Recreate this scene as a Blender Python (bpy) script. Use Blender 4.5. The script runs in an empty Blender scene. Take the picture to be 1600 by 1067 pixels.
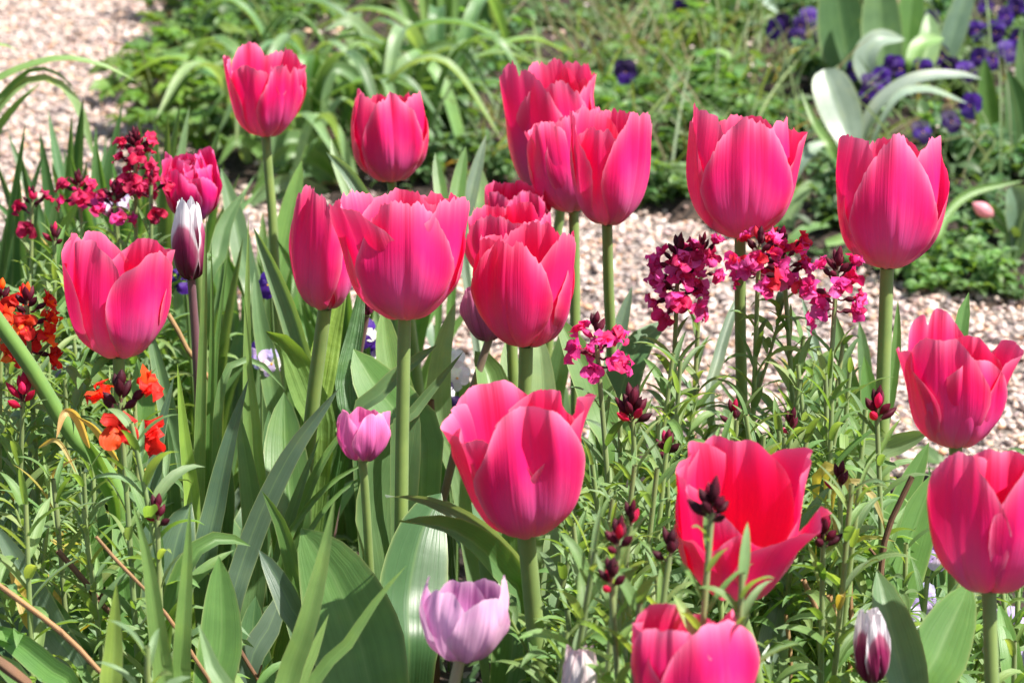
import bpy, math, random
import numpy as np
from mathutils import Vector

random.seed(7)
RNG = np.random.default_rng(11)
R = math.radians
scene = bpy.context.scene
C = scene.collection

# ------------------------------------------------------------------ camera
CAM_H, PITCH, LENS = 0.97, 18.0, 100.0
cam_d = bpy.data.cameras.new("camera")
cam = bpy.data.objects.new("camera", cam_d)
C.objects.link(cam)
cam.location = (0, 0, CAM_H)
cam.rotation_euler = (R(90 - PITCH), 0, 0)
cam_d.lens, cam_d.sensor_width = LENS, 36.0
cam_d.clip_start, cam_d.clip_end = 0.05, 500
cam_d.dof.use_dof = True
cam_d.dof.focus_distance = 1.82
cam_d.dof.aperture_fstop = 15.0
cam_d.dof.aperture_blades = 9
scene.camera = cam

# ------------------------------------------------------------------ sky, sun, exposure
SUN_EL, SUN_AZ = R(58), R(113)       # azimuth clockwise from +Y (behind the bed), towards +X
world = bpy.data.worlds.new("World")
scene.world = world
world.use_nodes = True
wn = world.node_tree
bg = wn.nodes["Background"]
sky = wn.nodes.new("ShaderNodeTexSky")
sky.sky_type = 'NISHITA'
sky.sun_disc = False
sky.sun_elevation = SUN_EL
sky.sun_rotation = SUN_AZ
sky.air_density, sky.dust_density, sky.ozone_density = 1.0, 2.0, 1.0
wn.links.new(sky.outputs[0], bg.inputs[0])
bg.inputs[1].default_value = 0.08
sun_d = bpy.data.lights.new("sun", 'SUN')
sun_d.energy, sun_d.angle, sun_d.color = 5.0, R(0.6), (1.0, 0.95, 0.87)
sun = bpy.data.objects.new("sun", sun_d)
C.objects.link(sun)
sdir = Vector((math.sin(SUN_AZ) * math.cos(SUN_EL), math.cos(SUN_AZ) * math.cos(SUN_EL), math.sin(SUN_EL)))
sun.rotation_euler = sdir.to_track_quat('Z', 'Y').to_euler()
sun.location = sdir * 20
scene.view_settings.view_transform = 'Standard'
scene.view_settings.look = 'None'
scene.view_settings.exposure = 1.1
scene.view_settings.gamma = 1.0
scene.cycles.max_bounces = 10
scene.cycles.diffuse_bounces = 5
scene.cycles.transmission_bounces = 8
scene.cycles.use_denoising = True

# ------------------------------------------------------------------ points from the photograph (1600 x 1067 pixels)
FPX = 1600 * LENS / 36.0
SP, CP = math.sin(R(PITCH)), math.cos(R(PITCH))
CAMP = np.array([0, 0, CAM_H])

def ray(px, py):
    a, b = (px - 800) / FPX, (533.5 - py) / FPX
    return np.array([a, CP + b * SP, -SP + b * CP])

def at(px, py, d):
    """point seen at pixel (px, py), d metres along the view axis"""
    return CAMP + d * ray(px, py)

def aty(px, py, y):
    """point seen at pixel (px, py) on the upright plane y metres away"""
    r = ray(px, py)
    return CAMP + r * (y / r[1])

def ground(px, py, z=0.0):
    r = ray(px, py)
    return CAMP + r * ((z - CAM_H) / r[2])

# ------------------------------------------------------------------ mesh collecting
def nrm(v):
    v = np.asarray(v, float)
    n = np.linalg.norm(v, axis=-1, keepdims=True)
    return v / np.maximum(n, 1e-12)

class MB:
    """collects grids of quads and tris into one mesh, with a colour and a (across, along) coordinate per vertex"""
    def __init__(s):
        s.V, s.Q, s.T, s.Cc, s.U, s.n = [], [], [], [], [], 0
        s.qm, s.tm = [], []
    def grid(s, P, col=(1, 1, 1), uv=None, wrap=False, mi=0):
        nu, nv = P.shape[:2]
        idx = np.arange(nu * nv).reshape(nu, nv) + s.n
        if wrap:
            idx = np.concatenate([idx, idx[:, :1]], 1)
        q = np.stack([idx[:-1, :-1], idx[:-1, 1:], idx[1:, 1:], idx[1:, :-1]], -1).reshape(-1, 4)
        s.Q.append(q); s.qm.append(np.full(len(q), mi))
        s.V.append(P.reshape(-1, 3))
        col = np.asarray(col, float)
        s.Cc.append(np.broadcast_to(col if col.ndim == 1 else col.reshape(-1, 3), (nu * nv, 3)))
        if uv is None:
            uu = np.broadcast_to(np.linspace(0, 1, nv)[None, :], (nu, nv))
            vv = np.broadcast_to(np.linspace(0, 1, nu)[:, None], (nu, nv))
            uv = np.stack([uu, vv], -1)
        s.U.append(uv.reshape(-1, 2))
        s.n += nu * nv
    def tris(s, V, F, col, uv=None, mi=0):
        s.V.append(V); s.T.append(F + s.n); s.tm.append(np.full(len(F), mi))
        col = np.asarray(col, float)
        s.Cc.append(np.broadcast_to(col, (len(V), 3)))
        s.U.append(np.zeros((len(V), 2)) if uv is None else uv)
        s.n += len(V)
    def build(s, name, mats, parent=None, origin=(0, 0, 0), smooth=True, color=None):
        V = np.concatenate(s.V) - np.asarray(origin, float)
        loops, starts, mi, k = [], [], [], 0
        if s.Q:
            q = np.concatenate(s.Q); loops.append(q.ravel()); starts.append(np.arange(len(q)) * 4); k = len(q) * 4
            mi.append(np.concatenate(s.qm))
        if s.T:
            t = np.concatenate(s.T); loops.append(t.ravel()); starts.append(np.arange(len(t)) * 3 + k)
            mi.append(np.concatenate(s.tm))
        loops = np.concatenate(loops).astype(np.int32); starts = np.concatenate(starts).astype(np.int32)
        me = bpy.data.meshes.new(name)
        me.vertices.add(len(V)); me.vertices.foreach_set("co", V.astype(np.float32).ravel())
        me.loops.add(len(loops)); me.loops.foreach_set("vertex_index", loops)
        me.polygons.add(len(starts)); me.polygons.foreach_set("loop_start", starts)
        me.update(calc_edges=True)
        me.polygons.foreach_set("material_index", np.concatenate(mi).astype(np.int32))
        me.polygons.foreach_set("use_smooth", np.full(len(starts), smooth))
        ca = me.attributes.new("tint", 'FLOAT_COLOR', 'POINT')
        cc = np.concatenate([np.concatenate(s.Cc), np.ones((len(V), 1))], 1)
        ca.data.foreach_set("color", cc.astype(np.float32).ravel())
        uvl = me.uv_layers.new(name="along")
        uvl.data.foreach_set("uv", np.concatenate(s.U)[loops].astype(np.float32).ravel())
        for m in (mats if isinstance(mats, (list, tuple)) else [mats]):
            me.materials.append(m)
        me.validate()
        o = bpy.data.objects.new(name, me)
        C.objects.link(o)
        if parent is not None:
            o.parent = parent
        else:
            o.location = origin
        if color is not None:
            o.color = (*color, 1)
        return o

def thing(name, label, cat, loc=(0, 0, 0), group=None):
    o = bpy.data.objects.new(name, None)
    C.objects.link(o)
    o.empty_display_size = 0.02
    o.location = loc
    tag(o, label, cat, group)
    return o

def tag(o, label=None, cat=None, group=None, kind=None):
    for k, v in (("label", label), ("category", cat), ("group", group), ("kind", kind)):
        if v: o[k] = v
    return o

def copy_tree(o, parent=None):
    c = o.copy(); C.objects.link(c)
    if parent is not None: c.parent = parent
    for ch in list(o.children): copy_tree(ch, c)
    return c

# ------------------------------------------------------------------ small shape helpers
def spline(pts, n):
    """smooth curve through points (Catmull-Rom, chord length), n samples"""
    p = np.asarray(pts, float)
    if len(p) == 2:
        t = np.linspace(0, 1, n)[:, None]
        return p[0] * (1 - t) + p[1] * t
    d = np.concatenate([[0], np.cumsum(np.sqrt(np.linalg.norm(np.diff(p, axis=0), axis=1)) + 1e-9)])
    m = np.zeros_like(p)
    for i in range(len(p)):
        a, b = max(i - 1, 0), min(i + 1, len(p) - 1)
        m[i] = (p[b] - p[a]) / (d[b] - d[a])
    fine = np.linspace(0, d[-1], n * 4)
    out = []
    for t in fine:
        i = min(max(np.searchsorted(d, t) - 1, 0), len(p) - 2)
        h = d[i + 1] - d[i]; s = (t - d[i]) / h
        out.append((2*s**3-3*s**2+1)*p[i] + (s**3-2*s**2+s)*h*m[i] + (-2*s**3+3*s**2)*p[i+1] + (s**3-s**2)*h*m[i+1])
    out = np.array(out)
    L = np.concatenate([[0], np.cumsum(np.linalg.norm(np.diff(out, axis=0), axis=1))])
    tt = np.linspace(0, L[-1], n)
    return np.stack([np.interp(tt, L, out[:, k]) for k in range(3)], 1)

def tangents(P):
    return nrm(np.gradient(P, axis=0))

PROFILES = {
    'tulip': lambda t: (0.66 + 0.34 * np.sin(np.clip(t / 0.5, 0, 1) * np.pi / 2)) * np.clip(1 - t ** 3.4, 0, 1) ** 0.85,
    'broad': lambda t: (0.5 + 0.5 * np.sin(np.clip(t / 0.6, 0, 1) * np.pi / 2)) * np.clip(1 - t ** 7, 0, 1) ** 0.6,
    'strap': lambda t: (0.8 + 0.2 * np.clip(t / .3, 0, 1)) * np.clip(1 - t ** 4.0, 0, 1) ** 0.9,
    'spear': lambda t: np.clip(1 - t ** 2.2, 0, 1),
    'lance': lambda t: np.clip(np.sin(np.pi * np.clip(t, 0, 1) ** 0.8), 0, 1) ** 0.75 * .93 + .07 * (1 - t),
    'ovate': lambda t: np.clip(np.sin(np.pi * np.clip(t, 0, 1) ** 0.62), 0, 1) ** 0.8 * .92 + .08 * (1 - t),
    'round': lambda t: np.clip(1 - ((t - .56) / .46) ** 2, 0, 1) ** 0.5 * .97 + .03,
}

def ribbon(mb, spine, width, prof='tulip', face=None, roll=0.0, fold=0.2, nv=7, n=18, col=(1, 1, 1), wave=0.0, waves=3, twist=0.0, crease=0.0, t0=0.0, mi=0, vis=0.0):
    """a leaf: a curved strip along spine; face = the way its upper side looks; fold = how far its edges rise, per half width"""
    S = spline(spine, n) if len(spine) != n else np.asarray(spine, float)
    T = tangents(S)
    face = np.array([0, -CP, SP]) if face is None else np.asarray(face, float)
    B = nrm(np.cross(T, face) + 1e-9)
    N = nrm(np.cross(B, T))
    t = np.linspace(0, 1, n)
    a = roll + twist * t
    ca, sa = np.cos(a)[:, None], np.sin(a)[:, None]
    B, N = B * ca + N * sa, N * ca - B * sa
    tv = np.clip((t - vis) / (1 - vis), 0, 1)
    w = PROFILES[prof](tv) * width * 0.5 * (np.clip(t / vis, .45, 1) if vis else 1.0)
    v = np.linspace(-1, 1, nv)
    ph = random.random() * 6.28
    fl = fold(t) if callable(fold) else np.full(n, fold)
    off = (np.abs(v) ** 1.5)[None, :] * (fl * w)[:, None] - (crease * w)[:, None] * np.exp(-(v / .15) ** 2)[None, :]
    if wave:
        off = off + wave * np.sin(t * waves * 6.28 + ph)[:, None] * (v * np.abs(v))[None, :] + wave * .6 * np.sin(t * waves * 9.1 + ph * 2)[:, None] * (np.abs(v) ** 2)[None, :]
    P = S[:, None, :] + B[:, None, :] * (v[None, :] * w[:, None])[..., None] + N[:, None, :] * off[..., None]
    mb.grid(P, col, mi=mi)

def tube(mb, pts, r0, r1=None, n=14, nv=10, col=(1, 1, 1), rough=0.0):
    S = spline(pts, n)
    T = tangents(S)
    up = np.array([0.13, 1.0, 0.2])
    A = nrm(np.cross(T, up)); Bn = np.cross(A, T)
    r1 = r0 if r1 is None else r1
    rr = np.linspace(r0, r1, n)
    if rough: rr = rr * (1 + rough * RNG.normal(0, 1, n))
    a = np.linspace(0, 2 * np.pi, nv, endpoint=False)
    P = S[:, None] + rr[:, None, None] * (np.cos(a)[None, :, None] * A[:, None] + np.sin(a)[None, :, None] * Bn[:, None])
    mb.grid(P, col, wrap=True)

def blob(mb, c, axis, length, rad, col, nu=7, nv=8, power=1.0):
    """a small spindle (bud) from point c along axis"""
    ax = nrm(axis); A = nrm(np.cross(ax, [0.3, 0.5, 0.81])); Bn = np.cross(ax, A)
    t = np.linspace(0, 1, nu)
    r = rad * np.sin(np.pi * np.clip(t * .93 + .05, 0, 1)) ** power
    a = np.linspace(0, 2 * np.pi, nv, endpoint=False)
    P = np.asarray(c)[None, None] + (t * length)[:, None, None] * ax + r[:, None, None] * (np.cos(a)[None, :, None] * A + np.sin(a)[None, :, None] * Bn)
    mb.grid(P, col, wrap=True)

def jit(col, s=0.12):
    k = 1 + random.uniform(-s, s)
    return tuple(max(0, c * k * (1 + random.uniform(-s, s) * .5)) for c in col)

# ------------------------------------------------------------------ materials
def new_mat(name):
    m = bpy.data.materials.new(name); m.use_nodes = True
    nt = m.node_tree
    for n in list(nt.nodes): nt.nodes.remove(n)
    out = nt.nodes.new("ShaderNodeOutputMaterial")
    return m, nt, out

def N_(nt, t, **kw):
    n = nt.nodes.new(t)
    for k, v in kw.items(): setattr(n, k, v)
    return n

def ramp(nt, stops, interp='LINEAR'):
    r = nt.nodes.new("ShaderNodeValToRGB")
    r.color_ramp.interpolation = interp
    e = r.color_ramp.elements
    e[0].position, e[0].color = stops[0][0], (*stops[0][1], 1)
    e[1].position, e[1].color = stops[-1][0], (*stops[-1][1], 1)
    for p, c in stops[1:-1]:
        x = e.new(p); x.color = (*c, 1)
    return r

def mixc(nt, a, b, fac, mode='MIX'):
    m = nt.nodes.new("ShaderNodeMix"); m.data_type = 'RGBA'; m.blend_type = mode
    for i, x in ((0, fac), (6, a), (7, b)):
        if hasattr(x, 'links') or isinstance(x, bpy.types.NodeSocket): nt.links.new(x, m.inputs[i])
        else: m.inputs[i].default_value = x if i == 0 else (*x, 1)
    return m.outputs[2]

def math_(nt, op, a, b=None, c=None):
    m = nt.nodes.new("ShaderNodeMath"); m.operation = op
    for i, x in enumerate((a, b, c)):
        if x is None: continue
        if isinstance(x, bpy.types.NodeSocket): nt.links.new(x, m.inputs[i])
        else: m.inputs[i].default_value = x
    return m.outputs[0]

def streak_noise(nt, sx, sy, detail=3):
    """noise drawn out along the length of a leaf or petal"""
    uv = N_(nt, "ShaderNodeUVMap", uv_map="along")
    mp = N_(nt, "ShaderNodeMapping")
    mp.inputs['Scale'].default_value = (sx, sy, 1)
    nt.links.new(uv.outputs[0], mp.inputs[0])
    oi = N_(nt, "ShaderNodeObjectInfo")
    ad = N_(nt, "ShaderNodeVectorMath", operation='ADD')
    nt.links.new(mp.outputs[0], ad.inputs[0])
    cx = N_(nt, "ShaderNodeCombineXYZ")
    nt.links.new(math_(nt, 'MULTIPLY', oi.outputs['Random'], 37.0), cx.inputs[2])
    nt.links.new(cx.outputs[0], ad.inputs[1])
    no = N_(nt, "ShaderNodeTexNoise")
    no.inputs['Scale'].default_value = 1.0
    no.inputs['Detail'].default_value = detail
    nt.links.new(ad.outputs[0], no.inputs['Vector'])
    return no.outputs['Fac'], uv.outputs[0]

def leafy(name, trans=0.35, rough=0.42, spec=0.5, vein=26, yellow=(1.25, 1.15, 0.35), bump=0.12, glauc=0.0, bumpdist=0.0006, margin=0.0):
    m, nt, out = new_mat(name)
    at_ = N_(nt, "ShaderNodeAttribute", attribute_name="tint")
    oi = N_(nt, "ShaderNodeObjectInfo")
    st, uv = streak_noise(nt, vein, 0.7)
    geo = N_(nt, "ShaderNodeNewGeometry")
    blot = N_(nt, "ShaderNodeTexNoise"); blot.inputs['Scale'].default_value = 55; blot.inputs['Detail'].default_value = 4
    nt.links.new(geo.outputs['Position'], blot.inputs['Vector'])
    base = mixc(nt, at_.outputs['Color'], oi.outputs['Color'], 1.0, 'MULTIPLY')
    r1 = ramp(nt, [(0.25, (0.84, 0.86, 0.82)), (0.5, (1, 1, 1)), (0.75, (1.12, 1.10, 1.14))])
    nt.links.new(st, r1.inputs[0])
    base = mixc(nt, base, r1.outputs[0], 0.9, 'MULTIPLY')
    r2 = ramp(nt, [(0.3, (0.78, 0.82, 0.8)), (0.55, (1, 1, 1)), (0.75, (1.2, 1.12, 0.95))])
    nt.links.new(blot.outputs['Fac'], r2.inputs[0])
    base = mixc(nt, base, r2.outputs[0], 0.8, 'MULTIPLY')
    if margin:
        su = N_(nt, "ShaderNodeSeparateXYZ"); nt.links.new(uv, su.inputs[0])
        mg = math_(nt, 'ABSOLUTE', math_(nt, 'MULTIPLY_ADD', su.outputs[0], 2.0, -1.0))
        base = mixc(nt, base, (.30, .36, .14), math_(nt, 'MULTIPLY', math_(nt, 'POWER', mg, 22.0), margin))
        rib = math_(nt, 'POWER', math_(nt, 'SUBTRACT', 1.0, math_(nt, 'MINIMUM', math_(nt, 'MULTIPLY', mg, 9.0), 1.0)), 2.0)
        base = mixc(nt, base, (.22, .33, .13), math_(nt, 'MULTIPLY', rib, .3))
    if glauc:
        lw = N_(nt, "ShaderNodeLayerWeight"); lw.inputs[0].default_value = 0.35
        base = mixc(nt, base, (0.30, 0.42, 0.36), math_(nt, 'MULTIPLY', lw.outputs['Facing'], glauc))
    p = N_(nt, "ShaderNodeBsdfPrincipled")
    p.inputs['Roughness'].default_value = rough
    p.inputs['Specular IOR Level'].default_value = spec
    nt.links.new(base, p.inputs['Base Color'])
    tr = N_(nt, "ShaderNodeBsdfTranslucent")
    tc = mixc(nt, base, yellow, 1.0, 'MULTIPLY')
    tc = mixc(nt, tc, (2.2, 2.2, 2.2), 1.0, 'MULTIPLY')
    nt.links.new(tc, tr.inputs[0])
    bp = N_(nt, "ShaderNodeBump"); bp.inputs['Strength'].default_value = bump * 4; bp.inputs['Distance'].default_value = bumpdist
    nt.links.new(math_(nt, 'ADD', st, math_(nt, 'MULTIPLY', blot.outputs['Fac'], 0.8)), bp.inputs['Height'])
    nt.links.new(bp.outputs[0], p.inputs['Normal'])
    mx = N_(nt, "ShaderNodeMixShader"); mx.inputs[0].default_value = trans
    nt.links.new(p.outputs[0], mx.inputs[1]); nt.links.new(tr.outputs[0], mx.inputs[2])
    nt.links.new(mx.outputs[0], out.inputs[0])
    return m

def petal_mat(name, outer, inner, trans=0.38, tcol=None, rough=0.42, edge=None, streak=0.26, mottle=1.0):
    """outer/inner: colour stops along the petal from base (0) to tip (1)"""
    m, nt, out = new_mat(name)
    st, uv = streak_noise(nt, 46, 1.3, 5)
    st2, _ = streak_noise(nt, 7, 1.6, 3)
    sp = N_(nt, "ShaderNodeSeparateXYZ"); nt.links.new(uv, sp.inputs[0])
    u, v = sp.outputs[0], sp.outputs[1]
    mid = math_(nt, 'ABSOLUTE', math_(nt, 'MULTIPLY_ADD', u, 2.0, -1.0))        # 0 at the midrib, 1 at the edge
    # the paler bloom runs further up along the middle of the petal
    vv = math_(nt, 'ADD', v, math_(nt, 'MULTIPLY', math_(nt, 'POWER', mid, 2.0), 0.36))
    vv = math_(nt, 'ADD', vv, math_(nt, 'MULTIPLY_ADD', st2, 0.20 * mottle, -0.10 * mottle))
    vv = math_(nt, 'ADD', vv, math_(nt, 'MULTIPLY_ADD', st, 0.16 * mottle, -0.08 * mottle))
    ro, ri = ramp(nt, outer), ramp(nt, inner)
    nt.links.new(vv, ro.inputs[0]); nt.links.new(vv, ri.inputs[0])
    geo = N_(nt, "ShaderNodeNewGeometry")
    col = mixc(nt, ro.outputs[0], ri.outputs[0], geo.outputs['Backfacing'])
    rs = ramp(nt, [(0.28, (0.80, 0.74, 0.84)), (0.5, (1, 1, 1)), (0.75, (1.12, 1.2, 1.12))])
    nt.links.new(st, rs.inputs[0])
    col = mixc(nt, col, rs.outputs[0], streak, 'MULTIPLY')
    if edge:
        ta = N_(nt, "ShaderNodeAttribute", attribute_name="tint")
        rs_ = N_(nt, "ShaderNodeSeparateColor"); nt.links.new(ta.outputs['Color'], rs_.inputs[0])
        e = math_(nt, 'POWER', math_(nt, 'MINIMUM', math_(nt, 'MAXIMUM', mid, rs_.outputs[0]), 1.0), 14.0)
        e = math_(nt, 'MINIMUM', e, 1.0)
        col = mixc(nt, col, edge, math_(nt, 'MULTIPLY', e, 0.65))
    oi = N_(nt, "ShaderNodeObjectInfo")
    col = mixc(nt, col, oi.outputs['Color'], 1.0, 'MULTIPLY')
    p = N_(nt, "ShaderNodeBsdfPrincipled")
    p.inputs['Roughness'].default_value = rough
    p.inputs['Specular IOR Level'].default_value = 0.4
    p.inputs['Sheen Weight'].default_value = 0.04
    p.inputs['Sheen Roughness'].default_value = 0.4
    p.inputs['Sheen Tint'].default_value = (1, .8, .9, 1)
    nt.links.new(col, p.inputs['Base Color'])
    tr = N_(nt, "ShaderNodeBsdfTranslucent")
    if tcol: nt.links.new(mixc(nt, col, tcol, 0.7), tr.inputs[0])
    else: nt.links.new(col, tr.inputs[0])
    bp = N_(nt, "ShaderNodeBump"); bp.inputs['Strength'].default_value = 0.55; bp.inputs['Distance'].default_value = 0.0008
    ridge = math_(nt, 'POWER', math_(nt, 'SUBTRACT', 1.0, math_(nt, 'MINIMUM', math_(nt, 'MULTIPLY', mid, 14.0), 1.0)), 2.0)
    nt.links.new(math_(nt, 'ADD', st, math_(nt, 'MULTIPLY', ridge, -0.45)), bp.inputs['Height'])
    nt.links.new(bp.outputs[0], p.inputs['Normal'])
    mx = N_(nt, "ShaderNodeMixShader"); mx.inputs[0].default_value = trans
    nt.links.new(p.outputs[0], mx.inputs[1]); nt.links.new(tr.outputs[0], mx.inputs[2])
    nt.links.new(mx.outputs[0], out.inputs[0])
    return m

M = {}
M['leaf'] = leafy("waxy_leaf", trans=0.28, rough=0.40, vein=30, glauc=0.2, margin=.75)
M['soft_leaf'] = leafy("soft_leaf", trans=0.34, rough=0.5, vein=9, bump=0.2, glauc=0.1)
M['stem'] = leafy("green_stem", trans=0.0, rough=0.45, vein=6, bump=0.05, glauc=0.25)
M['twig'] = leafy("dry_twig", trans=0.0, rough=0.8, spec=.2, vein=14, bump=0.4)
M['velvet'] = leafy("velvet_petal", trans=0.30, rough=0.55, spec=.3, vein=12, yellow=(1, 1, 1), bump=0.25)
M['puckered'] = leafy("puckered_leaf", trans=0.30, rough=0.45, vein=8, bump=0.35, bumpdist=0.002)
PINK_O = [(0.0, (.70, .66, .34)), (0.06, (.74, .52, .48)), (0.16, (.64, .21, .40)), (0.42, (.73, .09, .34)), (0.70, (.85, .016, .20)), (0.85, (.89, .009, .160)), (1.0, (.89, .014, .17))]
PINK_I = [(0.0, (.70, .50, .10)), (0.10, (.75, .06, .07)), (0.4, (.85, .010, .10)), (1.0, (.89, .014, .16))]
M['pink'] = petal_mat("pink_petal", PINK_O, PINK_I, trans=0.30, tcol=(.95, .010, .155), edge=(.94, .36, .54))
LIL_O = [(0.0, (.62, .62, .46)), (0.08, (.58, .50, .50)), (0.16, (.46, .26, .44)), (0.38, (.82, .50, .76)), (0.75, (.90, .62, .85)), (1.0, (.84, .44, .74))]
LIL_I = [(0.0, (.5, .5, .3)), (0.3, (.42, .14, .42)), (1.0, (.62, .30, .55))]
M['lilac'] = petal_mat("lilac_petal", LIL_O, LIL_I, trans=0.35, edge=(.85, .72, .84), streak=.9)
MAU_O = [(0.0, (.35, .30, .2)), (0.15, (.24, .05, .20)), (0.5, (.38, .09, .34)), (1.0, (.48, .15, .42))]
M['mauve'] = petal_mat("mauve_petal", MAU_O, MAU_O, trans=0.3, edge=(.6, .28, .55), streak=.8)
MAR_O = [(0.0, (.12, .02, .05)), (0.5, (.13, .012, .055)), (1.0, (.20, .02, .09))]
M['maroon'] = petal_mat("maroon_petal", MAR_O, MAR_O, trans=0.2, edge=(.5, .2, .35), streak=.8)
WHI_O = [(0.0, (.10, .010, .03)), (0.30, (.17, .010, .055)), (0.60, (.29, .020, .10)), (0.74, (.50, .14, .24)), (0.80, (.84, .78, .82)), (1.0, (.88, .86, .86))]
M['bicolour'] = petal_mat("white_tipped_petal", WHI_O, WHI_O, trans=0.3, edge=(.86, .82, .84), streak=.3, mottle=.35)
BLU_O = [(0.0, (.8, .75, .72)), (0.4, (.82, .62, .68)), (0.7, (.84, .76, .78)), (1.0, (.86, .80, .80))]
M['blush'] = petal_mat("blush_petal", BLU_O, BLU_O, trans=0.3, edge=(.85, .5, .6), streak=.6)
# ------------------------------------------------------------------ ground, path, soil
def soil_mat(name, c1, c2, c3, sc, bump):
    m, nt, out = new_mat(name)
    tc = N_(nt, "ShaderNodeTexCoord")
    n1 = N_(nt, "ShaderNodeTexNoise"); n1.inputs['Scale'].default_value = sc; n1.inputs['Detail'].default_value = 8
    n2 = N_(nt, "ShaderNodeTexVoronoi"); n2.inputs['Scale'].default_value = sc * 2.6
    for n in (n1, n2): nt.links.new(tc.outputs['Object'], n.inputs['Vector'])
    r = ramp(nt, [(0.3, c1), (0.55, c2), (0.75, c3)])
    nt.links.new(n1.outputs['Fac'], r.inputs[0])
    p = N_(nt, "ShaderNodeBsdfPrincipled"); p.inputs['Roughness'].default_value = 0.95
    nt.links.new(r.outputs[0], p.inputs['Base Color'])
    b = N_(nt, "ShaderNodeBump"); b.inputs['Strength'].default_value = 1; b.inputs['Distance'].default_value = bump
    nt.links.new(math_(nt, 'ADD', n1.outputs['Fac'], n2.outputs['Distance']), b.inputs['Height'])
    nt.links.new(b.outputs[0], p.inputs['Normal'])
    nt.links.new(p.outputs[0], out.inputs[0])
    return m
M['soil'] = soil_mat("dark_soil", (.018, .011, .008), (.045, .028, .02), (.10, .065, .045), 40, .012)
M['grit'] = soil_mat("path_grit", (.16, .13, .11), (.32, .27, .24), (.48, .42, .38), 60, .006)

def bed_edge(x):
    """where the back bed begins (y) at x"""
    return np.interp(x, [-.62, -.56, -.35, .165, .42, .60, .9, 2.0], [5.2, 4.15, 3.58, 3.50, 3.24, 3.12, 2.92, 2.55])

def front_edge(x):
    """where the front bed ends (y) at x"""
    return np.interp(x, [-2, -.7, -.4, -.2, .1, .3, .6, 2], [3.05, 3.05, 2.95, 2.72, 2.66, 2.62, 2.55, 2.4])

def rough_ground():
    n = 140
    xs = np.concatenate([[-40, -12, -5], np.linspace(-2.2, 2.6, n), [6, 14, 40]])
    ys = np.concatenate([[-30, -6, -1], np.linspace(0.6, 6.4, n), [9, 18, 60]])
    X, Y = np.meshgrid(xs, ys)
    Z = np.zeros_like(X)
    near = (np.abs(X) < 2.6) & (Y > .6) & (Y < 6.4)
    path = (Y > front_edge(X)) & ((Y < bed_edge(X)) | (X < -.6))
    lump = .012 * np.sin(X * 23 + 1.3 * np.sin(Y * 17)) * np.sin(Y * 21 + X * 5) + RNG.normal(0, .005, X.shape)
    Z = np.where(near & ~path, .012 + lump, 0.0)
    Z = np.where(near & path, -.012, Z)
    # the back bed heaps up a little behind the path
    rise = np.clip((Y - bed_edge(X)) / .8, 0, 1) * .04
    Z = Z + np.where((X > -.6) & near, rise, 0)
    mb = MB(); mb.grid(np.stack([X, Y, Z], -1))
    return mb.build("ground", M['soil'])
g = tag(rough_ground(), kind='structure')

def path_sheet():
    mb = MB()
    n = 60
    xs = np.linspace(-3.4, 2.4, n)
    lo = front_edge(xs) - .03
    hi = np.where(xs < -.6, 7.0, bed_edge(xs) + .03)
    t = np.linspace(0, 1, 40)[:, None]
    Y = lo[None] * (1 - t) + hi[None] * t
    X = np.broadcast_to(xs[None], Y.shape)
    Z = np.full_like(X, -.004) + RNG.normal(0, .0012, X.shape)
    mb.grid(np.stack([X, Y, Z], -1))
    return mb.build("gravel_path", M['grit'])
tag(path_sheet(), kind='structure')

def pebble_mat():
    m, nt, out = new_mat("pebble_stone")
    a = N_(nt, "ShaderNodeAttribute", attribute_name="tint")
    tc = N_(nt, "ShaderNodeTexCoord")
    n1 = N_(nt, "ShaderNodeTexNoise"); n1.inputs['Scale'].default_value = 260; n1.inputs['Detail'].default_value = 4
    nt.links.new(tc.outputs['Object'], n1.inputs['Vector'])
    r = ramp(nt, [(0.3, (.75, .72, .72)), (0.6, (1.1, 1.08, 1.05))])
    nt.links.new(n1.outputs['Fac'], r.inputs[0])
    p = N_(nt, "ShaderNodeBsdfPrincipled"); p.inputs['Roughness'].default_value = 0.55
    nt.links.new(mixc(nt, a.outputs['Color'], r.outputs[0], 1.0, 'MULTIPLY'), p.inputs['Base Color'])
    b = N_(nt, "ShaderNodeBump"); b.inputs['Strength'].default_value = .5; b.inputs['Distance'].default_value = .001
    nt.links.new(n1.outputs['Fac'], b.inputs['Height']); nt.links.new(b.outputs[0], p.inputs['Normal'])
    nt.links.new(p.outputs[0], out.inputs[0])
    return m
M['pebble'] = pebble_mat()

def ico():
    import bmesh
    bm = bmesh.new(); bmesh.ops.create_icosphere(bm, subdivisions=1, radius=1)
    V = np.array([v.co[:] for v in bm.verts]); F = np.array([[v.index for v in f.verts] for f in bm.faces])
    bm.free(); return V, F
ICO_V, ICO_F = ico()
PEB = np.array([.97, .895, .86]) * np.array([(.62, .55, .50), (.70, .64, .60), (.55, .44, .38), (.60, .43, .30), (.40, .36, .36), (.30, .27, .27), (.50, .40, .40), (.66, .56, .52), (.58, .36, .22), (.22, .20, .20), (.74, .71, .69), (.46, .34, .30)])
PEBW = np.array([.16, .15, .12, .08, .08, .05, .10, .12, .04, .03, .06, .05]); PEBW = PEBW / PEBW.sum()

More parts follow.
